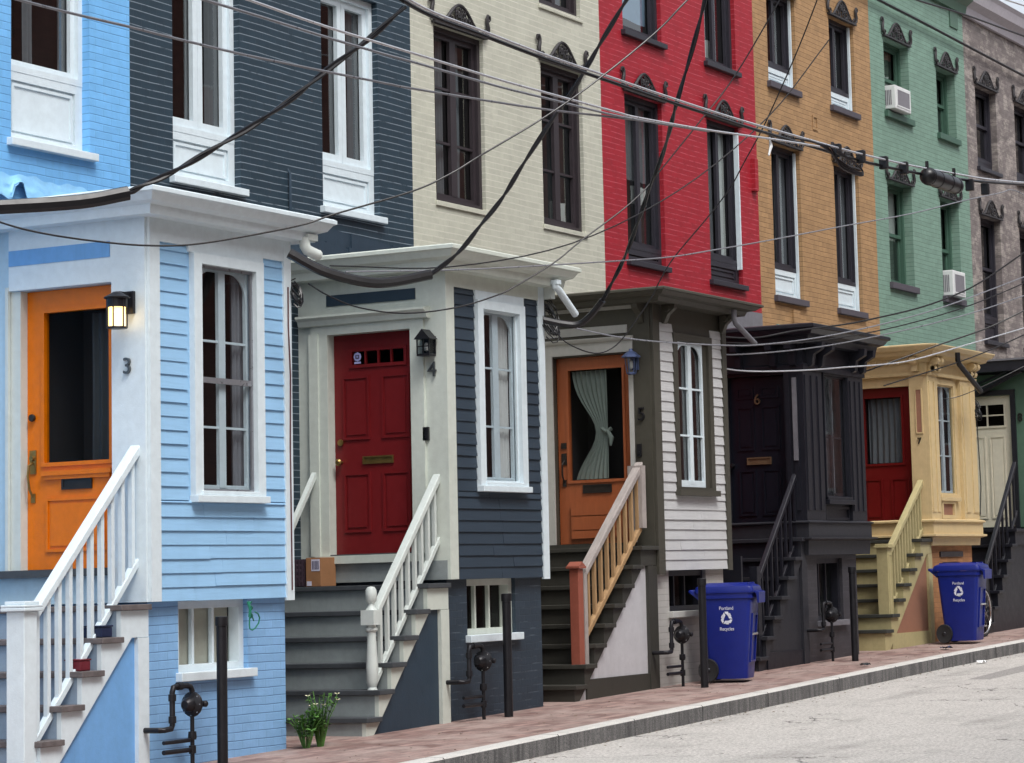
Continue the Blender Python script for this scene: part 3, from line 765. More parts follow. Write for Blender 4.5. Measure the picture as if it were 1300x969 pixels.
T.part('threshold', MB().box(.28, 1.38, -.05, .085, 1.50, 1.572, m), 'cream_trim', p4)
T.part('threshold_plate', MB().box(.3, 1.3, -.02, .085, 1.573, 1.583, m), 'greytread', p4)
T.part('base_riser', MB().box(.0, FY, -.012, .002, 1.33, 1.5, m), 'greystep', p4)
door_text(T, p4, '4', X4, .12, 3.14, .14, 'digitsteel')
T.part('doorbell', MB().box(.165, .22, -.03, 0, 2.57, 2.69, m).lathe([(.012, 0), (.012, -.006)], (X4-.03, .192, 2.605), 'x', 10), 'blackmetal', p4)
storm_window(H4, p4, 19.95, 20.61, 2.2, 3.79, 'white', 'white', mull=.1, rails=(3.26, 2.72), curtains=[(.7, 1.0, 'curtain', 4)], room='roomgrey')
basement(H4, 19.38, 21.06, 1.328, 'b_navylow', (19.72, 20.58, .82, 1.327), frame='cream_trim', sill='white')
spout(T, [(21.03, -.2, 4.12), (21.03, -.2, 4.08), (21.1, -.2, 4.05), (21.42, -.2, 3.84)], .035, 'white', p4)
T.part('wire_box', MB().box(21.115, 21.2, -.1, .02, 3.98, 4.14), 'offwhite', p4)
T.part('gutter_bracket', MB().box(21.0, 21.08, -.24, -.15, 4.1, 4.14), 'white', p4)
T.part('porch_roof', MB().face([(X4-.25, -.25, 4.28), (R4+.25, -.25, 4.28), (R4+.25, FY-.01, 4.28), (X4-.25, FY-.01, 4.28)]), 'greyflash', p4)
sh = MB()
for k in range(6):
    xa = 19.1+k*.36; zt = 4.70-.018*k
    sh.prism([(xa, 4.3), (xa+.38, 4.3), (xa+.38, zt-.03), (xa, zt)], FY-.02-.012*(k % 2), FY-.002, lambda a, b, t: (a, t, b))
    sh.prism([(xa-.1, 4.25), (xa+.3, 4.25), (xa+.3, 4.52-.02*k), (xa-.1, 4.56-.02*k)], FY-.06-.012*(k % 2), FY-.034, lambda a, b, t: (a, t, b))
T.part('flashing', sh, 'navy')
T.part('wall_conduit', MB().tube([(19.2, FY-.02, 4.6), (19.2, FY-.02, 5.1), (19.2, FY+.02, 5.16)], .014, 6), 'navy')

# ================================================================== number 5, cream brick with olive porch
H5 = House(2, 'cream brick row house numbered 5 with a dark olive porch', 'b_cream'); H5.rev = .08
H5.win(21.77, 22.75, 5.16, 6.99, 'casement', 'brownframe', sill='b_cream', crest_=True, sillh=.05, curtain=[(.62, .8, 0, 1, 'curtaindim', 2), (.3, .42, 0, 1, 'curtaindim', 2)])
H5.win(23.97, 24.91, 5.16, 6.98, 'casement', 'brownframe', sill='b_cream', crest_=True, sillh=.05, room='roomgrey', curtain=[(0, .3, 0, 1, 'curtaindim', 3), (.5, .9, .05, .2, 'curtain', 3)])
for a, b in ((21.77, 22.75), (23.97, 24.91)): H5.win(a, b, 7.62, 9.02, 'pair', 'brownframe', sill='b_cream', crest_=True, sillh=.05, room='roomgrey')
H5.finish()
X5, R5 = 23.38, 25.09
T = H5.T; L = PL(X5); m = L
p5 = vestibule_shell(H5, X5, R5, 1.365, 4.16, 'olive', 'olive', [(23.95, 24.6, 2.22, 3.78)], (.26, 1.17, 1.66, 3.625), rev_d=.07)
for a, b, c, e in ((X5+.15, 23.86, 2.18, 3.945), (24.78, R5-.05, 2.18, 3.945), (X5+.15, R5-.05, 1.365, 2.18)):
    T.part('clapboards', clapboards(a, b, c, e, F), 'greyclap', p5)
T.part('corner_board', MB().box(X5, X5+.15, -.03, .001, 1.32, 4.16, F).box(.002, .2, -.02, .001, 1.32, 4.12, m), 'olive', p5)
T.part('corner_board', MB().box(R5-.05, R5+.05, -.03, .001, 1.35, 4.12, F), 'olive', p5)
T.part('window', MB().ring(23.86, 24.78, 2.2, 3.86, .09, -.03, .001, F, wb=.03, wt=.08), 'olive', p5)
sm = MB(); sash(sm, 23.955, 24.595, 2.235, 3.775, .004, .035, F, mull=.08, rails=(3.28, 2.78), railw=.02, arch=True, th=.03, wb=.07)
w5 = T.part('window', sm, 'white'); T.part('sill', MB().box(23.84, 24.8, -.075, -.002, 2.14, 2.2, F), 'olive', w5)
pane(T, w5, 23.95, 24.6, 2.22, 3.78, .04, F, room='room', depth=.6)
T.part('curtain', cloth(24.3, 24.56, 2.25, 3.74, .13, F, 4, .018), 'curtaindim', w5)
T.part('figurine', MB().lathe([(.0, 0), (.03, .01), (.035, .06), (.02, .1), (.028, .14), (.0, .17)], (24.1, .09, 2.29), 'z', 10), 'redbox', w5)
for xx, px in ((23.62, None), (25.02, None)):
    T.part('bracket', MB().prism([(0, 4.14), (-.16, 4.14), (-.15, 4.08), (-.07, 4.02), (-.03, 3.93), (0, 3.93)], xx-.035, xx+.035, lambda a, b, t: (t, a-.03, b)).lathe([(.035, -.02), (.04, 0), (.03, .015)], (xx-.04, -.1, 4.085), 'x', 12), 'olive', p5)
T.part('bracket', MB().prism([(0, 4.14), (-.16, 4.14), (-.15, 4.08), (-.07, 4.02), (-.03, 3.93), (0, 3.93)], .06, .13, lambda a, b, t: m(t, a-.02, b)), 'olive', p5)
T.part('door_casing', MB().box(1.17, 1.27, -.02, .002, 1.66, 3.64, m).box(.205, .26, -.02, .002, 1.66, 3.64, m).box(.205, 1.27, -.02, .002, 3.64, 3.76, m), 'lightgrey', p5)
T.part('casing_panel', MB().box(1.27, 1.5, -.015, .002, 1.6, 3.64, m), 'lightgrey', p5)
T.part('door_crown', MB().prism([(-.02, 3.76), (-.05, 3.765), (-.07, 3.79), (-.07, 3.80), (0, 3.81), (0, 3.76)], .19, 1.5, lambda a, b, t: m(t, a, b)), 'lightgrey', p5)
T.part('grey_panel', MB().box(.27, 1.5, -.012, .002, 3.84, 3.925, m), 'lightgrey', p5)
T.part('upper_moulding', MB().box(.15, 1.5, -.03, .002, 4.09, 4.15, m), 'lightgrey', p5)
T.part('cornice', MB().sweep([(X5, FY), (X5, 0), (R5, 0), (R5, FY)], cornice_prof(.36, 4.245, .12)), 'olive', p5)
d5 = panel_door(T, X5, .262, 1.168, 1.665, 3.623, 'redwood', (.385, 1.03, 2.33, 3.49), [])
T.part('plank_panel', MB().box(.40, 1.02, .05, .062, 1.72, 1.8, m).box(.40, 1.02, .052, .062, 1.81, 1.95, m).box(.40, 1.02, .05, .062, 1.96, 2.1, m), 'redwood', d5)
T.part('mail_slot', MB().ring(.54, .88, 2.19, 2.28, .014, .066, .081, m).box(.55, .87, .072, .082, 2.2, 2.27, m), 'bronze', d5)
T.part('handle', MB().box(1.07, 1.13, .07, .082, 2.5, 2.62, m).box(1.08, 1.12, .07, .082, 2.27, 2.34, m).tube([(X5+.075, 1.1, 2.54), (X5+.03, 1.1, 2.5), (X5+.03, 1.1, 2.38), (X5+.075, 1.1, 2.31)], .009, 8), 'bronze', d5)
T.part('deadbolt', MB().box(1.07, 1.13, .066, .082, 2.67, 2.73, m), 'bronze', d5)
mc = lambda u, d, z: m(1.02-u, d, z)
T.part('curtain', cloth(.0, .42, 2.34, 3.48, .14, mc, 7, .014, tie=(2.83, .66, .34)), 'curtaintied', d5)
T.part('tie_back', MB().tube([mc(.34, .15, 2.87), mc(.40, .13, 2.83), mc(.46, .14, 2.86)], .022, 8).tube([mc(.42, .13, 2.84), mc(.46, .13, 2.76), mc(.45, .13, 2.68)], [.02, .03, .012], 8), 'curtaintied', d5)
T.part('threshold', MB().box(.2, 1.35, -.05, .065, 1.6, 1.66, m), 'olivestep', p5)
T.part('base_riser', MB().box(.0, FY, -.012, .002, 1.36, 1.6, m), 'olivestep', p5)
door_text(T, p5, '5', X5-.02, .115, 2.915, .14, 'blackmetal')
T.part('doorbell', MB().box(.125, .175, -.04, -.02, 2.54, 2.67, m).lathe([(.013, 0), (.013, -.006)], (X5-.04, .15, 2.58), 'x', 10), 'blackmetal', p5)
basement(H5, 23.42, 25.05, 1.363, 'b_pale', (23.74, 24.62, .93, 1.362), frame='black', sill='lightgrey')
spout(T, [(24.9, -.25, 4.16), (24.9, -.25, 4.07), (24.93, -.25, 4.02), (25.42, -.25, 3.83)], .03, 'greyflash', p5)
T.part('porch_roof', MB().face([(X5-.3, -.3, 4.25), (R5+.3, -.3, 4.25), (R5+.3, FY-.01, 4.25), (X5-.3, FY-.01, 4.25)]), 'greyflash', p5)

# ================================================================== number 6, red with black porch
H6 = House(3, 'bright red row house numbered 6 with a black porch', 'b_red'); H6.rev = .09
H6.win(25.94, 26.9, 4.96, 6.95, 'pair', 'darkframe', panel='darkframe', pz=5.12, sill='darkframe', crest_=True, room='roomgrey', curtain=[(.05, .9, .45, 1, 'curtaindim', 6), (.5, .95, .3, .45, 'curtain', 4)])
H6.win(28.13, 29.06, 4.93, 6.97, 'pair', 'darkframe', panel='darkframe', pz=5.2, sill='darkframe', crest_=True, curtain=[(.3, .5, 0, 1, 'curtaindim', 3), (.75, .95, 0, 1, 'curtain', 3)])
H6.win(25.95, 26.95, 7.68, 9.02, 'single', 'darkframe', sill='darkframe', room='roomgrey', curtain=[(0, 1, .15, 1, 'skyreflect', 1)])  # pale blue sheet behind the glass stands in for the sky's reflection
H6.win(28.15, 29.05, 7.68, 9.02, 'pair', 'darkframe', sill='darkframe', curtain=[(.45, .6, 0, .3, 'curtain', 2)])
H6.finish()
X6, R6 = 27.2, 28.93
T = H6.T; L = PL(X6); m = L
T.part('storm_edge', MB().box(29.0, 29.03, -.012, .05, 5.14, 6.9, H6.F), 'white')
T.part('wall_box', MB().box(29.4, 29.5, -.06, 0, 6.2, 6.62, H6.F).tube([(29.52, FY-.02, 6.2), (29.52, FY-.02, 6.45)], .02, 6), 'b_red')
p6 = vestibule_shell(H6, X6, R6, 1.5, 4.0, 'black', 'black', [(27.78, 28.5, 2.18, 3.65)], (.22, .97, 1.86, 3.62), rev_d=.08)
def pilaster(u0, u1, z0, z1, mm, fl=3, out=.05):
    mb = MB().box(u0, u1, -out, .001, z0, z1, mm); w = (u1-u0)
    for k in range(fl):
        c = u0+w*(k+.5)/fl; mb.box(c-w*.28/fl, c+w*.28/fl, -out-.012, -out+.001, z0+.12, z1-.1, mm)
    return mb
T.part('pilaster', pilaster(X6-.05, X6+.5, 1.9, 3.7, F), 'black', p6)
T.part('pilaster', pilaster(28.52, R6+.04, 1.9, 3.7, F), 'black', p6)
T.part('pilaster', pilaster(.002, .2, 1.9, 3.7, m, 2), 'black', p6)
T.part('grey_strip', MB().box(.03, .085, -.075, -.062, 2.6, 3.57, m), 'greyflash', p6)
T.part('base_moulding', MB().sweep([(X6, FY), (X6, 0), (R6+.03, 0), (R6+.03, FY)], [(0, 1.5), (.05, 1.5), (.06, 1.66), (.13, 1.685), (.13, 1.7), (.075, 1.705), (.075, 1.86), (.1, 1.875), (.1, 1.885), (.06, 1.9), (0, 1.9)]), 'black2', p6)
T.part('frieze', MB().sweep([(X6, FY), (X6, 0), (R6, 0), (R6, FY)], [(0, 3.66), (.07, 3.66), (.07, 3.72), (.05, 3.74), (.05, 3.96), (0, 3.96)]), 'black', p6)
T.part('cornice', MB().sweep([(X6, FY), (X6, 0), (R6, 0), (R6, FY)], cornice_prof(.33, 4.16, .2)), 'black', p6)
for uu in (27.3, 27.6, 28.6, 28.88):
    T.part('bracket', MB().prism([(0, 3.98), (-.22, 3.98), (-.21, 3.9), (-.1, 3.84), (-.08, 3.72), (-.05, 3.7), (0, 3.7)], uu-.04, uu+.04, lambda a, b, t: (t, a-.045, b)), 'black', p6)
for uu in (.05, .3, .75, 1.2):
    T.part('bracket', MB().prism([(0, 3.98), (-.22, 3.98), (-.21, 3.9), (-.1, 3.84), (-.08, 3.72), (-.05, 3.7), (0, 3.7)], uu-.04, uu+.04, lambda a, b, t: m(t, a-.045, b)), 'black', p6)
pn6 = [(.32, .56, 2.75, 3.27), (.65, .87, 2.75, 3.27), (.32, .56, 3.36, 3.5), (.65, .87, 3.36, 3.5), (.32, .56, 1.98, 2.52), (.65, .87, 1.98, 2.52)]
d6 = panel_door(T, X6, .222, .968, 1.865, 3.617, 'blackdoor', None, pn6)
T.part('mail_slot', MB().ring(.44, .755, 2.58, 2.665, .015, .06, .081, m).box(.45, .745, .07, .082, 2.59, 2.655, m), 'digitgold', d6)
door_text(T, d6, '6', X6+.07, .595, 3.29, .13, 'digitgold')
T.part('handle', MB().lathe([(.012, .03), (.012, 0), (.028, -.02), (.026, -.045), (.0, -.05)], (X6+.05, .93, 2.58), 'x', 12), 'blackmetal', d6)
w6 = storm_window(H6, p6, 27.78, 28.5, 2.18, 3.64, 'black', 'black', mull=.06, rails=(2.9,), arch=False, sash_mat='black2', curtains=[(.0, .3, 'curtainred', 3), (.35, .8, 'curtaindim', 4)], room='roomgrey', cw=.02)
T.part('window_panel', MB().ring(27.78, 28.5, 1.91, 2.07, .03, -.02, .001, F), 'black', p6)
basement(H6, 27.14, 28.8, 1.498, 'b_black', (27.6, 28.36, .72, 1.46), frame='black', room='roomgrey', sill='greyflash')
T.part('porch_roof', MB().face([(X6-.3, -.3, 4.15), (R6+.3, -.3, 4.15), (R6+.3, FY-.01, 4.15), (X6-.3, FY-.01, 4.15)]), 'greyflash', p6)
T.part('flashing', MB().box(X6-.9, X6+.65, FY-.03, FY-.002, 4.3, 4.52).box(X6-.9, X6-.2, FY-.05, FY-.031, 4.4, 4.66), 'greyflash')
T.part('teal_flashing', MB().box(X6-1.0, X6+.75, FY-.12, FY-.055, 4.18, 4.38), 'flash')
T.part('flashing', MB().box(28.1, 29.55, FY-.03, FY-.002, 4.3, 4.62), 'greyflash')

# ================================================================== number 7, ochre with cream porch
H7 = House(4, 'ochre brick row house numbered 7 with a warm cream porch', 'b_ochre'); H7.rev = .12
for a, b in ((30.05, 30.97), (32.14, 33.03)):
    H7.win(a, b, 4.9, 6.93, 'pair', 'darkframe', panel='white', pz=5.28, sill='darksill', crest_=True, sillh=.08, room='roomgrey', curtain=[(.0, 1, 0, 1, 'curtaindim', 9)])
    H7.win(a, b, 7.74, 9.02, 'pair', 'darkframe', panel='white', pz=7.98, sill='darksill', crest_=True, sillh=.08, room='roomgrey', curtain=[(0, .35, 0, 1, 'curtaindim', 3), (.5, .7, 0, 1, 'curtainred', 3), (.55, .8, .0, .5, 'curtain', 3)])
    for zz0, zz1 in ((4.92, 6.9), (7.76, 9.0)):
        H7.T.part('window_trim', MB().box(b-.04, b-.012, .05, .084, zz0, zz1, H7.F), 'white')
H7.finish()
X7, R7 = 31.24, 32.95
T = H7.T; L = PL(X7); m = L
p7 = vestibule_shell(H7, X7, R7, 1.6, 4.06, 'creampaint', 'creampaint', [(31.62, 32.22, 2.27, 3.73)], (.23, 1.02, 1.76, 3.7), rev_d=.07)
T.part('pilaster', pilaster(X7-.05, X7+.3, 1.92, 3.85, F, 2), 'creampaint', p7)
T.part('pilaster', pilaster(32.42, R7+.04, 1.92, 3.85, F, 2), 'creampaint', p7)
T.part('pilaster', MB().box(.002, .21, -.05, .001, 1.92, 3.85, m), 'creampaint', p7)
T.part('brown_strip', MB().box(.045, .115, -.056, -.049, 3.08, 3.64, m), 'tan', p7)
T.part('strip_frame', MB().ring(.03, .13, 3.065, 3.655, .015, -.062, -.049, m), 'creampaint', p7)
T.part('frieze_panel', MB().box(.25, 1.0, -.012, .001, 3.9, 3.955, m), 'tan', p7)
T.part('frieze', MB().sweep([(X7, FY), (X7, 0), (R7, 0), (R7, FY)], [(0, 3.83), (.07, 3.83), (.075, 3.87), (.03, 3.875), (.03, 4.0), (0, 4.0)]), 'creampaint', p7)
T.part('cornice', MB().sweep([(X7, FY), (X7, 0), (R7, 0), (R7, FY)], [(0, 4.0), (.06, 4.0), (.07, 4.06), (.18, 4.09), (.2, 4.13), (.25, 4.15), (.28, 4.2), (.28, 4.215), (0, 4.25)]), 'creampaint', p7)
dn = MB()
for k in range(9):
    y = .32+k*.085; dn.box(y, y+.045, -.075, -.03, 3.985, 4.045, m)
T.part('dentils', dn, 'creampaint', p7)
for xx in (31.33, 31.47, 32.72, 32.86):
    T.part('scroll_bracket', MB().lathe([(.05, -.045), (.055, 0), (.05, .045)], (xx, -.13, 4.02), 'x', 14).lathe([(.035, -.04), (.04, 0), (.035, .04)], (xx, -.1, 3.92), 'x', 12).box(xx-.04, xx+.04, -.12, -.03, 3.88, 4.06), 'creampaint', p7)
T.part('scroll_bracket', MB().lathe([(.05, -.045), (.055, 0), (.05, .045)], (X7-.13, .1, 4.02), 'y', 14).box(.06, .14, -.12, -.03, 3.88, 4.06, m), 'creampaint', p7)
T.part('base_moulding', MB().sweep([(X7, FY), (X7, 0), (R7+.03, 0), (R7+.03, FY)], [(0, 1.6), (.03, 1.6), (.04, 1.7), (.11, 1.72), (.11, 1.745), (.07, 1.75), (.07, 1.9), (.1, 1.91), (.1, 1.93), (.05, 1.945), (0, 1.945)]), 'creampaint', p7)
storm_window(H7, p7, 31.62, 32.22, 2.27, 3.73, 'creampaint', 'creampaint', mull=.075, rails=(3.26, 2.79), arch=True, cw=.06, proud=.025, sw=.02)
bp = T.part('brown_panel', MB().box(31.66, 32.06, -.008, .001, 2.0, 2.18, F), 'tan', p7)
T.part('panel_frame', MB().ring(31.6, 32.12, 1.95, 2.2, .05, -.04, .001, F), 'creampaint', p7)
d7 = panel_door(T, X7, .232, 1.018, 1.77, 3.698, 'doorred2', (.38, .9, 2.7, 3.57), [(.3, .56, 1.95, 2.5), (.68, .94, 1.95, 2.5)], room='roomgrey')
T.part('curtain', cloth(.39, .89, 2.71, 3.56, .18, m, 6, .015), 'curtaindim', d7)
T.part('threshold', MB().box(.2, 1.1, -.04, .06, 1.70, 1.765, m), 'creamshade', p7)
door_text(T, p7, '7', X7-.05, .085, 2.93, .085, 'digit')
basement(H7, 31.3, 32.89, 1.598, 'b_tan', (31.75, 32.4, 1.05, 1.38), frame='brownframe', sill='b_tan')
T.part('lintel', MB().box(31.65, 32.5, .03, .06, 1.45, 1.52), 'brownframe')
T.part('downspout', MB().tube([(31.62, -.33, 4.13), (31.62, -.33, 4.03), (31.66, -.33, 3.98), (32.46, -.33, 3.66)], .035, 10), 'blackmetal', p7)
T.part('porch_roof', MB().face([(X7-.25, -.25, 4.2), (R7+.25, -.25, 4.2), (R7+.25, FY-.01, 4.2), (X7-.25, FY-.01, 4.2)]), 'greyflash', p7)
T.part('teal_flashing', MB().box(X7-1.2, R7+.6, FY-.03, FY-.002, 4.3, 4.52), 'flash')
T.part('wall_scar', MB().ring(31.45, 31.62, 7.3, 7.5, .03, -.012, .001, H7.F), 'b_ochre')
T.part('vent_box', MB().box(30.55, 30.75, -.03, 0, 4.55, 4.75, H7.F), 'b_ochre')

# ================================================================== number 8, sage green
H8 = House(5, 'sage green row house numbered 8 with a flat black porch roof', 'b_green'); H8.rev = .17
H8.win(34.12, 35.08, 5.44, 6.95, 'hung', 'greenframe', sill='darksill', crest_=True, sillh=.09, room='roomgrey', curtain=[(.0, 1, .45, 1, 'curtain', 8)])
H8.win(36.27, 37.08, 5.42, 6.95, 'hung', 'greenframe', sill='darksill', crest_=True, sillh=.09)
H8.win(34.17, 35.16, 7.97, 9.08, 'hung', 'greenframe', sill='greenframe', crest_=True, sillh=.09, curtain=[(0, 1, .8, 1, 'curtainred', 5), (.1, .9, .45, .62, 'curtain', 5)])
H8.win(36.32, 37.14, 7.95, 9.0, 'hung', 'greenframe', sill='greenframe', crest_=True, sillh=.09, curtain=[(0, 1, 0, .48, 'curtaindim', 5)])
H8.cornice = 'greenpaint'
H8.finish()
X8, R8 = 35.3, 37.1
T = H8.T; L = PL(X8); m = L
p8 = vestibule_shell(H8, X8, R8, 1.86, 4.1, 'greenpaint', 'greenpaint', [], (.24, 1.0, 1.87, 3.79), rev_d=.06)
T.part('door_frame', MB().ring(.165, 1.075, 1.8, 3.865, .075, -.03, .0, m), 'black', p8)
T.part('porch_roof', MB().box(X8-.3, R8+.2, -.3, FY, 4.12, 4.27), 'black', p8)
T.part('roof_drip', MB().box(X8-.32, R8+.22, -.32, FY, 4.272, 4.3), 'greyflash', p8)
T.part('roof_strut', MB().tube([(X8-.05, 1.0, 3.72), (X8-.2, .0, 4.13)], .045, 8).tube([(X8-.03, 1.05, 3.86), (X8-.2, .2, 4.12)], .02, 6), 'black', p8)
d8 = panel_door(T, X8, .242, .998, 1.875, 3.787, 'doorwhite', (.36, .88, 3.35, 3.66), [(.36, .6, 2.0, 3.2), (.66, .9, 2.0, 3.2)], d=.04)
T.part('glazing_bars', MB().box(.61, .63, .03, .06, 3.35, 3.66, m).box(.36, .88, .034, .056, 3.495, 3.515, m), 'doorwhite', d8)
door_text(T, p8, '8', X8, .1, 3.4, .12, 'digit')
basement(H8, X8+.05, R8-.05, 1.858, 'greenpaint')
T.part('base_panel', MB().box(X8-.01, X8+.6, -.012, .05, g(X8), 1.86), 'greenpaint', p8)
T.part('wall_panel', MB().box(37.0, 37.35, -.02, .0, 9.75, 10.02, H8.F), 'greenpaint')
T.part('teal_flashing', MB().box(33.7, 35.0, FY-.03, FY-.002, 4.35, 4.5), 'flash')

# ================================================================== number 9, worn grey brick
H9 = House(6, 'worn grey unpainted brick row house at the far end of the row', 'b_grey'); H9.rev = .14
for a in (38.06, 39.95):
    H9.win(a, a+.94, 4.87, 6.88, 'hung', 'darkframe', panel='darkframe', pz=5.25, sill='darkframe', crest_=True)
    H9.win(a, a+.98, 7.66, 9.0, 'hung', 'darkframe', panel='darkframe', pz=7.8, sill='darkframe', crest_=True, curtain=[(.0, .7, .55, .75, 'curtain', 3)])
H9.finish()
H9.T.part('porch', MB().box(39.4, 41.1, 0, FY-.002, 1.86, 4.2), 'greyflash')

# ------------------------------------------------------------------ stairs
T = stairs('white stairs with a square newel post below the orange door', X3, 14.80, 1.21, .217, .23, 6, FY-.02, 0, 'weathertread', 'bluestep', 'white', 'bluepanel', post=.13, band=.08)
railing(T, (15.14, 2.40), (13.95, 1.15), .1, 10, 'white', 'white', w=.09, h=.05, low=((15.14, 1.56), (13.95, .25)), bw=.036)
nb = MB().box(13.83, 13.965, .03, .19, g(13.9)-.05, 1.19); T.part('newel_post', nb, 'white', bevel=.006)
T.part('newel_cap', MB().box(13.80, 13.995, .0, .22, 1.19, 1.215).prism([(13.80, .0), (13.995, .0), (13.995, .22), (13.80, .22)], 1.216, 1.235, lambda a, b, t: (a, b, t)).box(13.82, 13.975, .02, .2, 1.235, 1.26), 'white', bevel=.006)
T = stairs('grey stairs with white railing below the dark red panelled door of number 4', X4, 18.95, 1.30, .197, .22, 6, FY-.02, 0, 'greytread', 'greystep', 'cream_trim', 'navy', post=.14)
railing(T, (19.33, 2.27), (18.30, 1.10), .1, 9, 'offwhite', 'offwhite', w=.075, h=.05, low=((19.33, 1.71), (18.27, .50)), bw=.032)
gz = g(18.25)
T.part('newel_post', MB().lathe([(.05, gz-.05), (.05, gz+.1), (.055, gz+.12), (.042, gz+.15), (.05, gz+.3), (.053, gz+.34), (.035, gz+.38), (.05, gz+.42), (.052, .62), (.038, .86), (.036, .9), (.052, .92), (.052, .935), (.04, .95), (.04, .965)], (18.25, .1, 0), 'z', 18).box(18.185, 18.315, .035, .165, .965, 1.09).lathe([(.05, 1.09), (.03, 1.12), (.024, 1.14), (.046, 1.17), (.05, 1.22), (.046, 1.26), (.03, 1.285), (.0, 1.29)], (18.25, .1, 0), 'z', 18), 'offwhite')
T.part('wall_rail', MB().prism([(19.31, 2.37), (18.55, 1.37), (18.55, 1.31), (19.31, 2.31)], 1.36, 1.41, lambda a, b, t: (a, t, b)).box(19.0, 19.05, 1.41, 1.56, 1.92, 1.97), 'offwhite')
T = stairs('dark olive stairs with bare cedar railing and terracotta newel post', X5, 23.0, 1.615, .207, .19, 8, FY-.02, 0, 'olivestep', 'olivestep', 'olivestep', 'greypanel', post=.2, base='olivestep')
railing(T, (23.24, 2.48), (21.98, 1.40), .1, 9, 'greywood', 'cedar', w=.09, h=.05, low=((23.22, 1.84), (21.98, .76)), bw=.034, m_low='cedar')
T.part('newel_post', MB().box(21.80, 21.90, .05, .15, g(21.8)-.05, 1.40), 'redpost', bevel=.005)
T.part('newel_cap', MB().box(21.775, 21.925, .025, .175, 1.401, 1.425).prism([(21.78, 1.426), (21.92, 1.426), (21.85, 1.47)], .03, .17, lambda a, b, t: (a, t, b)), 'redpost', bevel=.004)
T.part('rail_post', MB().box(21.905, 21.965, .04, .13, g(21.9)-.05, 1.36), 'greywood', bevel=.004)
T.part('rail_end', MB().box(23.17, 23.26, .04, .2, 1.80, 2.44), 'greywood')
T = stairs('black stairs with black railing beside the black porch', X6, 27.02, 1.70, .21, .22, 7, FY-.02, 0, 'black2', 'black', 'black2', 'black2', post=.16, panel_y=.03, base='black')
railing(T, (27.2, 2.50), (26.05, 1.28), .1, 8, 'black', 'black', w=.06, h=.045, low=((27.2, 1.78), (26.05, .57)), bw=.03)
T.part('newel_post', MB().box(25.93, 26.03, .05, .15, g(26)-.05, 1.38), 'black', bevel=.005)
T.part('fence_boards', MB().box(25.62, 25.66, .1, FY, g(25.6), 1.5), 'black')
T = stairs('pale olive stairs with slim cream railing below the red door of number 7', X7, 30.82, 1.69, .22, .188, 7, FY-.02, 0, 'darkgreentread', 'creamshade', 'creamshade', 'tan', post=.14, band=.17, base='creamshade')
railing(T, (31.19, 2.46), (29.98, 1.56), .1, 12, 'creamshade', 'creamshade', w=.08, h=.05, low=((31.19, 1.86), (29.98, .84)), bw=.03)
T.part('newel_post', MB().box(29.78, 29.93, .03, .18, g(29.8)-.05, 1.575).ring(29.8, 29.91, .6, 1.5, .02, .022, .03, W0), 'creamshade', bevel=.005)
T.part('newel_cap', MB().box(29.75, 29.96, .0, .21, 1.576, 1.6).box(29.765, 29.945, .015, .195, 1.6, 1.625), 'creamshade', bevel=.005)
T = stairs('black stairs with black handrail at the green walled porch', X8, 34.54, 1.83, .21, .215, 7, FY-.02, 0, 'black', 'black', 'black', 'black', post=.1)
railing(T, (34.95, 2.80), (33.5, 1.28), .1, 8, 'black', 'black', w=.06, h=.045, low=((34.95, 2.1), (33.5, .6)), bw=.03)
T.part('newel_post', MB().box(33.4, 33.5, .05, .15, g(33.4)-.05, 1.4), 'black')

# ------------------------------------------------------------------ lanterns
T = Thing('wall_lantern', 'lit black wall lantern glowing warm beside the orange door', 'lantern', (X3-.024, .15, 3.4), 'wall lanterns by the front doors')
x = X3-.026
T.part('back_plate', MB().box(x-.03, x, .085, .19, 3.37, 3.54), 'blackmetal', bevel=.004)
T.part('arm', MB().box(x-.14, x-.03, .115, .16, 3.505, 3.53), 'blackmetal')
c = (x-.15, .138)
T.part('cap', MB().lathe([(.095, 3.475), (.098, 3.485), (.06, 3.505), (.03, 3.525), (.0, 3.53)], (*c, 0), 'z', 20), 'blackmetal')
T.part('glass', MB().lathe([(.062, 3.265), (.062, 3.46)], (*c, 0), 'z', 20), 'lampglass')
cg = MB().lathe([(.074, 3.25), (.078, 3.255), (.074, 3.265)], (*c, 0), 'z', 20).lathe([(.076, 3.41), (.078, 3.475)], (*c, 0), 'z', 20)
for k in range(6):
    a = 2*PI*k/6+.3; cg.tube([(c[0]+.074*math.cos(a), c[1]+.074*math.sin(a), 3.255), (c[0]+.074*math.cos(a), c[1]+.074*math.sin(a), 3.47)], .006, 5)
T.part('cage', cg, 'blackmetal')
T = Thing('wall_lantern', 'small black peaked wall lantern above the number 4', 'lantern', (X4-.001, .14, 3.4), 'wall lanterns by the front doors')
x = X4-.002; c = (x-.07, .14)
T.part('back_plate', MB().box(x-.015, x, .08, .2, 3.34, 3.5), 'blackmetal')
T.part('roof', MB().prism([(-.085, 0), (.085, 0), (.0, .09)], c[0]-.075, c[0]+.06, lambda a, b, t: (t, c[1]+a, 3.47+b)), 'blackmetal')
T.part('glass', MB().box(c[0]-.05, c[0]+.045, c[1]-.058, c[1]+.058, 3.34, 3.468), 'clearglass')
T.part('bulb', MB().lathe([(.0, 3.36), (.018, 3.37), (.02, 3.41), (.012, 3.44)], (*c, 0), 'z', 10), 'plasticwhite')
cg = MB().box(c[0]-.058, c[0]+.055, c[1]-.066, c[1]+.066, 3.32, 3.34)
for sx in (-.054, .049):
    for sy in (-.062, 0, .062): cg.box(c[0]+sx-.005, c[0]+sx+.005, c[1]+sy-.005, c[1]+sy+.005, 3.34, 3.47)
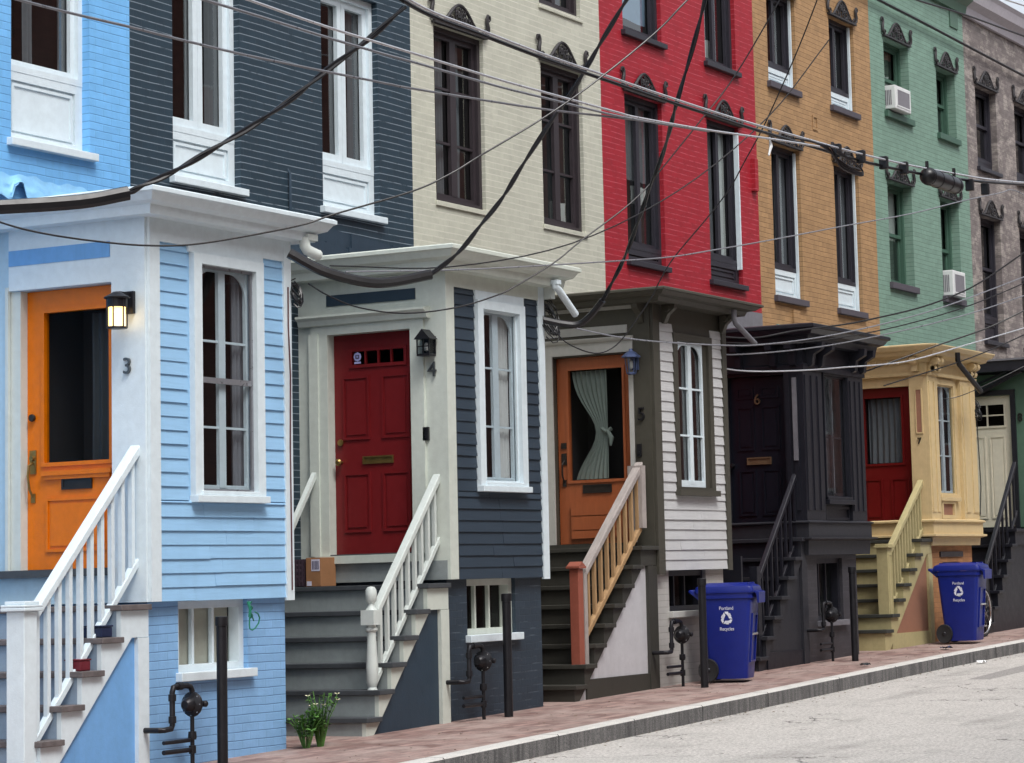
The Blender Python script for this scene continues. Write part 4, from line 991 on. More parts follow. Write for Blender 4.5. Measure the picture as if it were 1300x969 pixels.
cg.box(c[0]-.059, c[0]-.051, c[1]-.06, c[1]+.06, 3.4, 3.41)
T.part('cage', cg, 'blackmetal')
T = Thing('wall_lantern', 'blue grey wall lantern beside the stained wood door', 'lantern', (X5-.02, .18, 3.5), 'wall lanterns by the front doors')
x = X5-.022; c = (x-.09, .175)
T.part('back_plate', MB().box(x-.02, x, .13, .22, 3.44, 3.6), 'bluelamp')
T.part('arm', MB().box(x-.06, x-.02, .155, .195, 3.56, 3.58), 'bluelamp')
T.part('roof', MB().lathe([(.1, 3.565), (.1, 3.575), (.05, 3.62), (.025, 3.635), (.02, 3.655), (.0, 3.66)], (*c, 0), 'z', 6), 'bluelamp')
T.part('glass', MB().lathe([(.045, 3.41), (.062, 3.565)], (*c, 0), 'z', 6), 'clearglass')
T.part('bulb', MB().lathe([(.0, 3.44), (.018, 3.46), (.02, 3.5), (.012, 3.53)], (*c, 0), 'z', 10), 'plasticwhite')
cg = MB().lathe([(.03, 3.385), (.05, 3.395), (.05, 3.41)], (*c, 0), 'z', 6)
for k in range(6):
    a = 2*PI*k/6; cg.tube([(c[0]+.047*math.cos(a), c[1]+.047*math.sin(a), 3.41), (c[0]+.064*math.cos(a), c[1]+.064*math.sin(a), 3.565)], .005, 5)
T.part('cage', cg, 'bluelamp')

# ------------------------------------------------------------------ recycling carts
def rbox(hx0, hx1, y0, y1, r, n=4):          # rounded rectangle outline
    out = []
    for cx, cy, a0 in ((hx1-r, y1-r, 0), (hx0+r, y1-r, PI/2), (hx0+r, y0+r, PI), (hx1-r, y0+r, 1.5*PI)):
        for i in range(n+1):
            a = a0+PI/2*i/n; out.append((cx+r*math.cos(a), cy+r*math.sin(a)))
    return out
def loft(mb, rings):
    n = len(rings[0][0]); b = len(mb.v)
    for poly, z in rings: mb.v += [(p[0], p[1], (z(p[1]) if callable(z) else z)) for p in poly]
    for i in range(len(rings)-1):
        for j in range(n): mb.f.append((b+i*n+j, b+i*n+(j+1) % n, b+(i+1)*n+(j+1) % n, b+(i+1)*n+j))
    mb.f.append(tuple(b+j for j in range(n-1, -1, -1))); mb.f.append(tuple(b+(len(rings)-1)*n+j for j in range(n)))
    mb.smooth = True
    return mb
def bin_parts():
    """cart in its own space: wheels and handle towards +y, front towards -y"""
    P = {}
    P['body'] = (loft(MB(), [(rbox(-.235, .235, -.255, .2, .05), .03), (rbox(-.24, .24, -.26, .215, .05), .06), (rbox(-.285, .285, -.335, .3, .05), .88), (rbox(-.3, .3, -.35, .315, .05), .885), (rbox(-.302, .302, -.352, .317, .05), .94)]), 'bin')
    P['lid'] = (loft(MB(), [(rbox(-.312, .312, -.37, .36, .05), .942), (rbox(-.316, .316, -.375, .365, .05), .965), (rbox(-.3, .3, -.36, .35, .06), lambda y: 1.0+.025*math.cos(y*3.2)), (rbox(-.24, .24, -.3, .28, .08), lambda y: 1.02+.03*math.cos(y*3.2)), (rbox(-.15, .15, -.2, .2, .08), lambda y: 1.025+.03*math.cos(y*3.2))]), 'bin')
    P['lid_rib'] = (MB().box(-.2, -.15, -.3, .28, 1.028, 1.052).box(.15, .2, -.3, .28, 1.028, 1.052), 'bin')
    P['lid_lip'] = (MB().prism([(-.37, .965), (-.43, .95), (-.425, .83), (-.405, .83), (-.39, .93), (-.37, .94)], -.2, .2, lambda a, b, t: (t, a, b)), 'bin')
    P['handle'] = (MB().tube([(-.24, .31, .9), (-.24, .4, .955), (-.22, .43, .965), (.22, .43, .965), (.24, .4, .955), (.24, .31, .9)], .02, 8).prism([(.3, .86), (.42, .955), (.42, .975), (.3, .94)], -.27, -.22, lambda a, b, t: (t, a, b)).prism([(.3, .86), (.42, .955), (.42, .975), (.3, .94)], .22, .27, lambda a, b, t: (t, a, b)), 'bin')
    P['front_recess'] = (MB().ring(-.15, .15, .2, .72, .02, -.34, -.29, lambda u, d, z: (u, d+(.72-z)*.09, z)), 'bin')
    P['grab_bar'] = (MB().tube([(-.14, -.325, .5), (.14, -.325, .5)], .014, 8), 'chrome')
    w = MB()
    for sx in (-.29, .23):
        w.lathe([(.06, 0), (.118, .0), (.125, .012), (.125, .05), (.118, .06), (.06, .06)], (sx, .215, .125), 'x', 22)
    P['axle'] = (MB().tube([(-.23, .215, .125), (.24, .215, .125)], .012, 8), 'blackmetal')
    wheels = []
    for sx in (-.295, .235):
        wheels.append((MB().lathe([(.085, .008), (.118, .0), (.125, .012), (.125, .048), (.118, .06), (.085, .052)], (sx, .215, .125), 'x', 24), MB().lathe([(.018, -.004), (.03, .008), (.084, .016), (.084, .044), (.02, .05)], (sx, .215, .125), 'x', 20)))
    # stencil on the side that faces down the street (-x)
    def side(a, b, c, off=.004): return (-.24-.045*(b-.06)/.82-off+c, -a-.03, b)
    t = MB(); put_text(t, 'Portland', .052, .002, lambda a, b, c: side(a, b+.765, c)); P['upper_lettering'] = (t, 'whitemark')
    t = MB(); put_text(t, 'Recycles', .052, .002, lambda a, b, c: side(a, b+.545, c)); P['lower_lettering'] = (t, 'whitemark')
    r = MB()
    for k in range(3):
        def rot(p, k=k):
            a = 2*PI*k/3; x_, y_ = p; return (x_*math.cos(a)-y_*math.sin(a), x_*math.sin(a)+y_*math.cos(a))
        for poly in ([(-.022, .072), (.02, .072), (.034, .048), (.008, .034), (.0, .046), (-.012, .046)],      # folded top
                     [(-.03, .066), (-.064, .008), (-.036, -.008), (-.014, .03)],):
            q = [rot(p) for p in poly]; r.prism(q, -.001, .001, lambda a, b, c: side(a*.98, b*.98+.675, c))
        q = [rot(p) for p in [(.044, .058), (.062, .024), (.024, .014), (.034, .03), (.02, .04)]]; r.prism(q, -.001, .001, lambda a, b, c: side(a*.98, b*.98+.675, c))
    P['recycling_symbol'] = (r, 'whitemark')
    return P, wheels
def make_bin(x, y, rz, label):
    P, wheels = bin_parts()
    T = Thing('recycling_bin', label, 'recycling bin', (0, 0, 0), 'blue wheeled recycling bins')
    for k, (mb, mt) in P.items(): T.part(k, mb, mt, bevel=.004 if k in ('lid_lip', 'lid_rib') else 0)
    for ty, rim in wheels:
        w = T.part('wheel', rim, 'blackmetal'); T.part('tyre', ty, 'tire', w)
    T.o.location = (x, y, g(x)); T.o.rotation_euler = (0, 0, rz); T.o.scale = (.86, .85, .97)
    return T
make_bin(24.22, -.40, math.radians(14), 'blue wheeled recycling bin in front of the pale grey clapboard porch')
make_bin(30.95, -.50, math.radians(5), 'blue wheeled recycling bin in front of the cream porch')

# ------------------------------------------------------------------ gas meters and steel posts
def gas_meter(x, y, z, label):               # x, z = centre of the round regulator
    T = Thing('gas_meter', label, 'gas meter', (x, y, g(x)), 'black gas regulators on the basement walls')
    T.part('loop_pipe', MB().tube([(x-.36, .06, z-.17), (x-.36, y+.02, z-.17), (x-.335, y, z-.17), (x-.25, y, z-.165), (x-.235, y, z-.14), (x-.235, y, z+.1), (x-.22, y, z+.135), (x-.19, y, z+.14), (x-.06, y, z+.14), (x-.02, y, z+.13), (x, y, z+.1), (x, y, z)], .021, 10), 'blackmetal')
    for p_, a_ in (((x-.235, y, z+.06), 'z'), ((x-.15, y, z+.14), 'x'), ((x-.235, y, z-.1), 'z')): T.part('elbow', MB().lathe([(.029, -.025), (.029, .025)], p_, a_, 12), 'blackmetal')
    T.part('regulator', MB().lathe([(.03, -.09), (.05, -.07), (.055, -.03), (.09, -.012), (.095, 0), (.09, .012), (.055, .03), (.04, .07), (.02, .08)], (x, y, z), 'x', 24), 'blackmetal')
    b = MB()
    for k in range(8):
        a = 2*PI*k/8; b.lathe([(.007, -.018), (.007, .018)], (x, y+.081*math.cos(a), z+.081*math.sin(a)), 'x', 6)
    T.part('bolts', b, 'chrome')
    T.part('vent_cap', MB().lathe([(.02, 0), (.025, -.05), (.015, -.06)], (x+.05, y-.04, z), 'y', 10), 'blackmetal')
    T.part('lower_pipe', MB().tube([(x, y, z-.05), (x, y, g(x)-.03)], .016, 10).lathe([(.03, z-.26), (.034, z-.24), (.03, z-.2)], (x, y, 0), 'z', 10).lathe([(.028, g(x)+.1), (.028, g(x)+.16)], (x, y, 0), 'z', 10), 'blackmetal')
    T.part('wall_pipe', MB().tube([(x-.34, y, g(x)+.13), (x-.03, y, g(x)+.13)], .018, 8).tube([(x-.34, y, g(x)+.2), (x-.03, y, g(x)+.2)], .015, 8), 'blackmetal')
gas_meter(15.45, -.16, .46, 'black gas regulator on the light blue basement wall')
gas_meter(19.63, -.16, .60, 'black gas regulator on the navy basement wall under a white window sill')
gas_meter(23.59, -.16, .70, 'black gas regulator on the pale grey brick by a blue bin')
gas_meter(27.50, -.16, .80, 'black gas regulator on the black brick of number 6')
def steel_post(x, y, z1, label):
    z0 = g(x)
    single('steel_post', MB().lathe([(.04, z0-.05), (.04, z1-.07), (.047, z1-.069), (.047, z1-.005), (.042, z1)], (x, y, 0), 'z', 18), 'blackmetal', (x, y, z0), label, 'post', 'black steel posts guarding the gas meters')
steel_post(15.63, -.3, 1.10, 'black steel post in front of the white basement window of number 3')
steel_post(19.91, -.25, 1.19, 'black steel post in front of the navy basement')
steel_post(23.40, -.50, 1.27, 'black steel post just in front of the nearer blue bin')
steel_post(27.50, -.44, 1.35, 'black steel post in front of the black brick basement')

# ------------------------------------------------------------------ window air conditioners
def ac(x0, x1, z0, z1, y0, y1, label):
    T = Thing('air_conditioner', label, 'air conditioner', (x0, y1, z0), 'window air conditioners on the green house')
    T.part('case', MB().box(x0, x1, y0, y1, z0, z1), 'plasticwhite', bevel=.012)
    gr = MB().ring(x0+.05, x1-.05, z0+.04, z1-.04, .02, y0-.008, y0+.002, W0)
    gm = MB().box(x0+.07, x1-.07, y0-.005, y0+.002, z0+.06, z1-.06); T.part('grille', gm, 'acgrille')
    s = MB()
    for k in range(9):
        y = y0+.07+k*(y1-y0-.14)/8; s.box(x0-.004, x0+.004, y-.008, y+.008, z0+.06, z1-.07)
    T.part('side_vents', s, 'acgrille'); T.part('grille_frame', gr, 'plasticwhite')
ac(34.2, 34.82, 8.0, 8.35, 1.42, 1.78, 'white window air conditioner in the upper green framed window')
ac(36.3, 36.85, 5.43, 5.82, 1.42, 1.78, 'white window air conditioner in the lower green framed window')

# ------------------------------------------------------------------ things on steps, plants, litter
T = Thing('cardboard_box', 'brown cardboard parcel with white labels on the top step of number 4', 'parcel', (19.15, 1.2, 1.3))
T.part('carton', MB().box(19.06, 19.30, 1.17, 1.33, 1.302, 1.56), 'card', bevel=.003)
mm = PL(19.06)
T.part('label', MB().box(1.18, 1.27, -.003, .001, 1.44, 1.545, mm), 'label'); T.part('label', MB().box(1.27, 1.32, -.003, .001, 1.31, 1.35, mm), 'label')
lt = MB()
for k in range(5): lt.box(1.19+.015*k, 1.198+.015*k, -.005, -.002, 1.455, 1.53, mm)
T.part('barcode', lt, 'ink')
T = Thing('delivery_crate', 'dark slatted crate beside the brown parcel on the top step', 'crate', (19.15, 1.42, 1.3))
ct = MB().box(19.06, 19.28, 1.35, 1.37, 1.302, 1.55).box(19.06, 19.28, 1.51, 1.53, 1.302, 1.55).box(19.062, 19.28, 1.37, 1.51, 1.302, 1.32)
for k in range(5): ct.box(19.055, 19.065, 1.35, 1.53, 1.31+.05*k, 1.34+.05*k)
for k in range(5): ct.box(19.048, 19.055, 1.36+.035*k, 1.372+.035*k, 1.31, 1.55)
T.part('slats', ct, 'crate')
T = Thing('storage_tin', 'dark blue tin on a white stair tread', 'tin', (14.72, .1, .98))
T.part('tin_body', MB().box(14.64, 14.76, .02, .2, .982, 1.055), 'bluebox', bevel=.006); T.part('tin_lid', MB().box(14.635, 14.765, .015, .205, 1.056, 1.068), 'bluebox', bevel=.003)
T = Thing('storage_tin', 'small dark red tin on a white stair tread', 'tin', (14.48, .1, .75))
T.part('tin_body', MB().box(14.42, 14.53, .03, .17, .752, .825), 'redbox', bevel=.006); T.part('tin_lid', MB().box(14.415, 14.535, .025, .175, .826, .836), 'redbox', bevel=.003)
co = MB()
co.tube([(16.36, -.01, 1.2), (16.36, -.03, 1.14), (16.35, -.03, 1.08)], .012, 6)
co.tube([(16.34+.05*math.cos(a*.6)-.02*math.sin(a), -.04-.004*a, 1.05+.07*math.sin(a*.6)) for a in range(0, 14)], .006, 5)
co.tube([(16.37+.012*math.cos(a*1.3), -.03+.012*math.sin(a*1.3), 1.2-.012*a) for a in range(0, 12)], .006, 5)
single('hose_loop', co, 'twine', (16.36, 0, 1.2), 'small green looped cord hanging at the basement window of number 3', 'cord')
def plant(x, y, label, seed, flowers, h):
    r = random.Random(seed); z = g(x); T = Thing('small_plant', label, 'plant', (x, y, z))
    lf = MB(); fl = MB(); st_ = MB()
    for k in range(26):
        a = r.uniform(0, 6.28); hh = h*r.uniform(.35, 1); rr = .16*r.uniform(.3, 1)
        top = Vector((x+rr*math.cos(a), y+rr*math.sin(a), z+hh))
        st_.tube([(x+.02*math.cos(a), y+.02*math.sin(a), z-.02), (x+rr*.5*math.cos(a), y+rr*.5*math.sin(a), z+hh*.6), tuple(top)], .004, 4)
        for j in range(12):
            c = Vector((x, y, z+.05)).lerp(top, r.uniform(.3, 1)); b = r.uniform(0, 6.28); L_ = r.uniform(.035, .06)
            d = Vector((math.cos(b), math.sin(b), r.uniform(-.3, .6))).normalized(); q = d.cross(Vector((0, 0, 1))).normalized()*L_*.32
            lf.face([c, c+d*L_*.5+q, c+d*L_, c+d*L_*.5-q])
        if k < flowers:
            for j in range(5):
                b = j*1.257; d = Vector((math.cos(b), math.sin(b), .4))*.022; q = Vector((-math.sin(b), math.cos(b), 0))*.01
                fl.face([top, top+d+q, top+d*1.3, top+d-q])
    T.part('stems', st_, 'leaf'); T.part('leaves', lf, 'leaf')
    if flowers: T.part('flowers', fl, 'petal')
plant(17.13, -.14, 'bushy green weed with pale flowers at the foot of the grey stairs', 3, 6, .44)
plant(16.99, -.1, 'smaller leafy green weed at the corner of the blue basement', 9, 2, .34)
def scrap(x, y, s, mat, label, seed, z=None):
    r = random.Random(seed); z = g(x) if z is None else z; mb = MB(); n = 5
    for j in range(n):
        for i in range(n): mb.v.append((x+(i/(n-1)-.5)*s*1.6, y+(j/(n-1)-.5)*s+r.uniform(-.01, .01), z+.004+r.uniform(0, .035)))
    for j in range(n-1):
        for i in range(n-1): a = j*n+i; mb.f.append((a, a+1, a+n+1, a+n))
    single('litter', mb, mat, (x, y, z), label, 'litter')
scrap(29.6, -.76, .12, 'bluebox', 'crumpled blue scrap of litter on the brick pavement', 1)
scrap(29.1, -1.42, .1, 'plasticwhite', 'crumpled white scrap of litter in the gutter by the kerb', 2, g(29.1)-.15)
scrap(26.45, -1.0, .09, 'blackmetal', 'flat dark scrap lying on the pavement near the kerb', 4)

# ------------------------------------------------------------------ bicycle behind the far bin
def bicycle(x, y, label):
    z = g(x); T = Thing('bicycle', label, 'bicycle', (x, y, z)); R = .34
    xr, xf = x+.52, x-.52
    for xc in (xr, xf):
        c = (xc, y, z+R)
        ty = MB().tube([(xc+(R-.018)*math.cos(2*PI*k/32), y, z+R+(R-.018)*math.sin(2*PI*k/32)) for k in range(33)], .018, 8, False)
        w = T.part('wheel', MB().tube([(xc+(R-.045)*math.cos(2*PI*k/32), y, z+R+(R-.045)*math.sin(2*PI*k/32)) for k in range(33)], .011, 6, False).lathe([(.02, -.05), (.02, .05)], c, 'y', 10), 'chrome')
        T.part('tyre', ty, 'tire', w)
        sp = MB()
        for k in range(20):
            a = 2*PI*k/20; sp.tube([(xc+.02*math.cos(a+.4), y+(.03 if k % 2 else -.03), z+R+.02*math.sin(a+.4)), (xc+(R-.045)*math.cos(a), y, z+R+(R-.045)*math.sin(a))], .0022, 4)
        T.part('spokes', sp, 'chrome', w)
    bb = (x+.08, y, z+.29); st_ = (x+.2, y, z+.82); hd = (xf+.16, y, z+.84); hd2 = (xf+.13, y, z+.72)
    T.part('frame', MB().tube([bb, st_], .016, 8).tube([st_, hd], .016, 8).tube([bb, hd2], .018, 8).tube([bb, (xr, y+.05, z+R)], .01, 6).tube([bb, (xr, y-.05, z+R)], .01, 6).tube([st_, (xr, y+.05, z+R)], .009, 6).tube([st_, (xr, y-.05, z+R)], .009, 6).tube([hd, hd2], .02, 8), 'blackmetal')
    T.part('fork', MB().tube([hd2, (xf+.05, y+.05, z+.5), (xf, y+.05, z+R)], .011, 6).tube([hd2, (xf+.05, y-.05, z+.5), (xf, y-.05, z+R)], .011, 6), 'blackmetal')
    T.part('handlebar', MB().tube([hd, (xf+.17, y, z+.92)], .014, 8).tube([(xf+.22, y-.2, z+.93), (xf+.13, y-.12, z+.93), (xf+.13, y+.12, z+.93), (xf+.22, y+.2, z+.93)], .012, 8), 'blackmetal')
    T.part('saddle', loft(MB(), [([(x+.2+p[0]*1, y+p[1]) for p in rbox(-.14, .12, -.055, .055, .05)], z+.87), ([(x+.2+p[0]*1, y+p[1]) for p in rbox(-.15, .13, -.07, .07, .06)], z+.9), ([(x+.2+p[0]*.9, y+p[1]*.7) for p in rbox(-.14, .12, -.06, .06, .05)], z+.92)]).tube([st_, (x+.21, y, z+.88)], .013, 8), 'tire')
    T.part('crank', MB().lathe([(.085, -.004), (.085, .004)], (bb[0], y-.04, bb[2]), 'y', 20).tube([(bb[0], y-.06, bb[2]), (bb[0]+.1, y-.06, bb[2]-.13)], .01, 6).tube([(bb[0], y+.06, bb[2]), (bb[0]-.1, y+.06, bb[2]+.13)], .01, 6).box(bb[0]+.06, bb[0]+.14, y-.15, y-.06, bb[2]-.14, bb[2]-.12), 'chrome')
bicycle(31.93, -.24, 'black bicycle with silver spokes parked behind the far blue bin')

# ------------------------------------------------------------------ overhead cables
CAB = {
'messenger':[(14.00,-2.60,5.45),(14.70,-2.60,5.33),(15.11,-2.60,5.29),(15.71,-2.60,5.28),(16.68,-2.60,5.26),(17.80,-2.60,5.255),(18.64,-2.60,5.255),(19.54,-2.60,5.26),(20.44,-2.60,5.265),(21.60,-2.60,5.285),(22.54,-2.60,5.30),(23.41,-2.60,5.33),(24.52,-2.60,5.39),(26.25,-2.60,5.53),(27.83,-2.60,5.69),(29.5,-2.60,5.88),(33,-2.6,6.4)],
'strand':[(14.07,-2.65,5.45),(14.63,-2.65,5.34),(15.03,-2.65,5.30),(15.62,-2.65,5.29),(16.59,-2.65,5.27),(17.71,-2.65,5.27),(18.54,-2.65,5.27),(19.44,-2.65,5.275),(20.34,-2.65,5.29),(21.49,-2.65,5.32),(22.43,-2.65,5.345),(23.30,-2.65,5.38),(24.29,-2.65,5.43),(25.38,-2.65,5.50),(26.76,-2.65,5.60),(28.94,-2.65,5.84),(33,-2.65,6.45)],
'wa':[(10.4,-3.04,4.86),(11.48,-3.00,4.85),(12.40,-2.96,4.85),(13.27,-2.92,4.85),(14.34,-2.88,4.87),(15.53,-2.84,4.89),(16.27,-2.82,4.91),(17.43,-2.79,4.945),(17.85,-2.78,4.96),(19.22,-2.75,5.06),(20.58,-2.72,5.18),(21.70,-2.70,5.27)],
'wb':[(10.0,-2.95,4.79),(11.11,-2.90,4.79),(12.08,-2.87,4.80),(12.67,-2.85,4.81),(13.51,-2.82,4.82),(14.16,-2.81,4.83),(14.47,-2.80,4.84),(15.65,-2.77,4.865),(16.39,-2.75,4.895),(17.31,-2.73,4.93),(17.96,-2.72,4.965),(19.32,-2.70,5.07)],
'wc':[(9.2,-2.8,4.51),(10.03,-2.80,4.51),(10.57,-2.79,4.515),(11.02,-2.78,4.525),(11.51,-2.78,4.54),(11.89,-2.77,4.55),(12.53,-2.76,4.57),(13.13,-2.75,4.60),(13.66,-2.75,4.625),(14.27,-2.74,4.66),(14.56,-2.74,4.675),(15.72,-2.73,4.76),(16.45,-2.72,4.82),(17.38,-2.71,4.91),(18.56,-2.71,5.02),(19.32,-2.70,5.08)],
'dropA':[(13.46,-1.19,3.96),(13.52,-1.26,4.01),(13.67,-1.40,4.11),(13.84,-1.58,4.26),(14.04,-1.79,4.44),(14.22,-2.0,4.64),(14.36,-2.16,4.82),(14.55,-2.39,5.05),(14.71,-2.60,5.29)],
'sleeveA':[(11.9,.1,3.79),(12.3,-.25,3.80),(12.59,-0.45,3.82),(12.82,-0.65,3.84),(13.21,-0.98,3.89),(13.46,-1.19,3.96)],
'thin4':[(12.1,-.2,3.97),(12.54,-0.50,3.84),(12.77,-0.69,3.73),(12.98,-0.84,3.67),(13.29,-1.04,3.63),(13.61,-1.25,3.615),(13.94,-1.45,3.65),(14.53,-1.79,3.80),(14.78,-1.94,3.90),(15.32,-2.24,4.10),(15.60,-2.40,4.25),(15.81,-2.53,4.40),(16.29,-2.81,4.73),(16.70,-3.04,5.05),(17.14,-3.32,5.46),(17.37,-3.49,5.74),(17.9,-3.8,6.3)],
'sleeveB':[(16.48,-0.35,3.93),(16.64,-0.55,3.79),(16.84,-0.76,3.71),(17.03,-0.92,3.70),(17.29,-1.16,3.77)],
'dropB':[(17.29,-1.16,3.77),(17.40,-1.35,3.94),(17.44,-1.54,4.15),(17.46,-1.74,4.36),(17.44,-1.91,4.56),(17.42,-2.17,4.86),(17.40,-2.45,5.16),(17.37,-2.60,5.33),(17.36,-2.76,5.54),(17.36,-2.96,5.80),(17.37,-3.10,5.98),(17.4,-3.6,6.6)],
'thin6':[(16.81,-0.30,3.72),(16.95,-0.39,3.63),(17.19,-0.53,3.54),(17.58,-0.72,3.51),(18.04,-0.93,3.58),(18.41,-1.10,3.70),(18.57,-1.18,3.78),(18.94,-1.37,4.01),(19.17,-1.51,4.21),(19.55,-1.73,4.51),(19.78,-1.85,4.72),(19.90,-1.95,4.90),(20.20,-2.22,5.37),(20.47,-2.43,5.78),(20.70,-2.79,6.47),(20.9,-3.1,7.1)],
'sleeveC':[(20.53,-0.35,3.71),(20.61,-0.50,3.67),(20.69,-0.63,3.66),(20.70,-0.75,3.73),(20.66,-0.91,3.86)],
'dropC':[(20.66,-0.91,3.86),(20.52,-1.12,4.05),(20.36,-1.33,4.24),(20.11,-1.58,4.46),(19.86,-1.82,4.68),(19.45,-2.20,4.97),(19.13,-2.45,5.17),(18.95,-2.60,5.31),(18.90,-2.77,5.70),(18.84,-2.93,6.09),(18.7,-3.1,6.5)],
'loop8':[(20.78,-0.30,3.68),(20.85,-0.40,3.52),(21.10,-0.57,3.42),(21.31,-0.69,3.50),(21.42,-0.85,3.73),(21.47,-1.01,3.96),(21.48,-1.09,4.10),(21.52,-1.23,4.32),(21.70,-1.50,4.69),(21.82,-1.70,4.98),(21.83,-1.85,5.21),(21.84,-2.10,5.60),(21.72,-2.52,6.25),(21.5,-2.9,6.8)],
'level9':[(16.90,-0.60,3.80),(18.33,-0.92,3.93),(20.34,-1.30,4.17),(21.09,-1.42,4.27),(21.75,-1.53,4.39),(22.76,-1.67,4.58),(24.18,-1.86,4.86),(25.69,-2.04,5.15),(27.02,-2.17,5.44),(28.00,-2.27,5.64),(28.43,-2.31,5.72),(29.36,-2.40,5.65),(31,-2.55,5.9)],
'w10':[(20.88,-0.30,3.70),(21.62,-0.52,3.62),(22.33,-0.71,3.60),(23.35,-0.96,3.62),(23.96,-1.09,3.67),(24.72,-1.26,3.77),(25.50,-1.41,3.90),(26.47,-1.60,4.09),(27.55,-1.78,4.33),(29.33,-2.07,4.79),(30.19,-2.20,5.02),(32,-2.4,5.6)],
'L1':[(25.1,.02,3.9),(25.78,-0.10,3.93),(26.22,-0.37,4.02),(26.86,-0.75,4.12),(27.27,-0.98,4.21),(27.79,-1.27,4.34),(28.26,-1.52,4.50),(28.65,-1.76,4.69),(29.20,-2.13,5.07),(29.63,-2.40,5.35),(30.4,-2.8,5.9)],
'L3':[(25.1,.05,3.72),(25.38,0.00,3.72),(26.03,-0.29,3.78),(26.74,-0.59,3.88),(27.49,-0.88,4.02),(28.30,-1.19,4.19),(29.17,-1.48,4.39),(30.11,-1.80,4.65),(30.77,-2.00,4.85),(32,-2.4,5.3)],
'L4':[(29.0,.1,3.7),(29.18,-0.10,3.78),(29.24,-0.16,3.81),(29.59,-0.44,3.95),(29.89,-0.69,4.08),(30.52,-1.16,4.32),(30.96,-1.50,4.55),(31.36,-1.80,4.75),(32.2,-2.3,5.2)],
'L5':[(25.1,.03,3.56),(25.37,-0.06,3.54),(25.87,-0.20,3.55),(26.62,-0.41,3.60),(27.15,-0.55,3.65),(27.92,-0.74,3.72),(28.58,-0.90,3.81),(29.91,-1.20,4.09),(31.10,-1.44,4.34),(31.93,-1.60,4.52),(33.4,-1.9,4.9)],
'L6':[(30.54,0.30,3.67),(31.45,-0.24,3.95),(32.02,-0.55,4.14),(32.65,-0.91,4.40),(33.16,-1.20,4.64),(34.2,-1.7,5.2)],
'walltop':[(31.8,1.52,9.6),(32.72,1.5,9.58),(33.93,1.5,9.56),(35.71,1.5,9.55),(37.39,1.5,9.53),(40.20,1.5,9.50),(41.7,1.5,9.50)],
'far1':[(23.2,-2,7.55),(25.22,-2.00,7.60),(26.25,-2.00,7.64),(27.76,-2.00,7.76),(29.95,-2.00,7.89),(31.21,-2.00,7.97),(35,-2,8.3)],
}
CAB['thinR'] = [(32.0,.1,3.55),(32.2,-.15,3.6),(32.8,-.5,3.85),(33.4,-.9,4.15),(34.6,-1.5,4.7)]
CAB['far2'] = [(25,-2.2,7.75),(27,-2.2,7.95),(28.8,-2.2,8.1),(31,-2.2,8.3),(35,-2.2,8.75)]
CAB['L2'] = [(25.12,.02,3.84),(26.0,-.35,3.86),(27.0,-.8,4.0),(28.0,-1.25,4.22),(29.0,-1.7,4.52),(30.2,-2.25,5.0),(31.4,-2.8,5.6)]
CAB['red2'] = [(16.9,-.45,3.86),(18.0,-.9,3.92),(19.2,-1.4,4.2),(20.3,-1.9,4.75),(21.2,-2.4,5.5),(21.8,-2.8,6.3)]
def smooth(pts, n=5):                        # Catmull-Rom through the measured points
    P = [Vector(p) for p in pts]; P = [P[0]*2-P[1]] + P + [P[-1]*2-P[-2]]; out = []
    for i in range(1, len(P)-2):
        a, b, c, d = P[i-1:i+3]
        for k in range(n):
            t = k/n; out.append(.5*((2*b)+(c-a)*t+(2*a-5*b+4*c-d)*t*t+(3*b-a-3*c+d)*t**3))
    return out+[P[-2]]
def cable(key, r, mat, label, twist=0):
    pts = smooth(CAB[key])
    mb = MB()
    if twist:
        for ph in (0, PI):
            mb.tube([p+Vector((0, math.cos(i*.55+ph), math.sin(i*.55+ph)))*r*.9 for i, p in enumerate(pts)], r, 6)
    else: mb.tube(pts, r, 8)
    single('overhead_cable', mb, mat, CAB[key][0], label, 'cable', 'overhead cables strung along the street')
cable('messenger', .016, 'rubber', 'thick black trunk cable that carries the long black splice case', 0)
cable('strand', .011, 'alucable', 'thin bright steel strand running just above the thick trunk cable')
cable('wa', .0095, 'alucable', 'uppermost of three pale wires crossing the navy wall to meet the trunk cable')
cable('wb', .0095, 'greycable', 'middle of three pale wires crossing the navy wall')
cable('wc', .0085, 'greycable', 'lowest of three pale wires crossing from the blue wall to the trunk cable')
cable('dropA', .013, 'rubber', 'twisted black service cable rising across the navy wall from the porch cornice of number 3', 1)
cable('sleeveA', .05, 'rubber', 'thick black sleeved cable end in front of the blue porch cornice')
cable('thin4', .007, 'rubber', 'thin black wire sagging across the porch front of number 3')
cable('sleeveB', .042, 'rubber', 'thick black sleeve sagging across the porch cornice of number 4')
cable('dropB', .0115, 'rubber', 'twisted black service cable climbing over the cream brick from the sagging sleeve', 1)
cable('thin6', .0065, 'rubber', 'thin black wire sagging over the crown of the dark red door')
cable('sleeveC', .032, 'rubber', 'short thick cable sleeve hanging at the corner between numbers 4 and 5')
cable('dropC', .012, 'rubber', 'twisted black service cable climbing steeply across the red wall', 1)
cable('loop8', .0065, 'rubber', 'thin black wire looping low over the door of number 5, then climbing steeply')
cable('level9', .0065, 'greycable', 'thin grey wire crossing almost level from the cornice of number 4 past the ochre wall')
cable('w10', .0075, 'greycable', 'thin grey wire running from number 5 past the olive porch window')
cable('L1', .010, 'rubber', 'upper dark cable rising to the right from the black porch')
cable('L3', .0075, 'greycable', 'pale cable rising to the right over the black porch front')
cable('L4', .010, 'rubber', 'dark cable rising to the right across the cream porch cornice')
cable('L5', .0085, 'alucable', 'lowest pale cable sagging across the black door of number 6')
cable('L6', .009, 'rubber', 'dark cable rising from the red door of number 7 to the right')
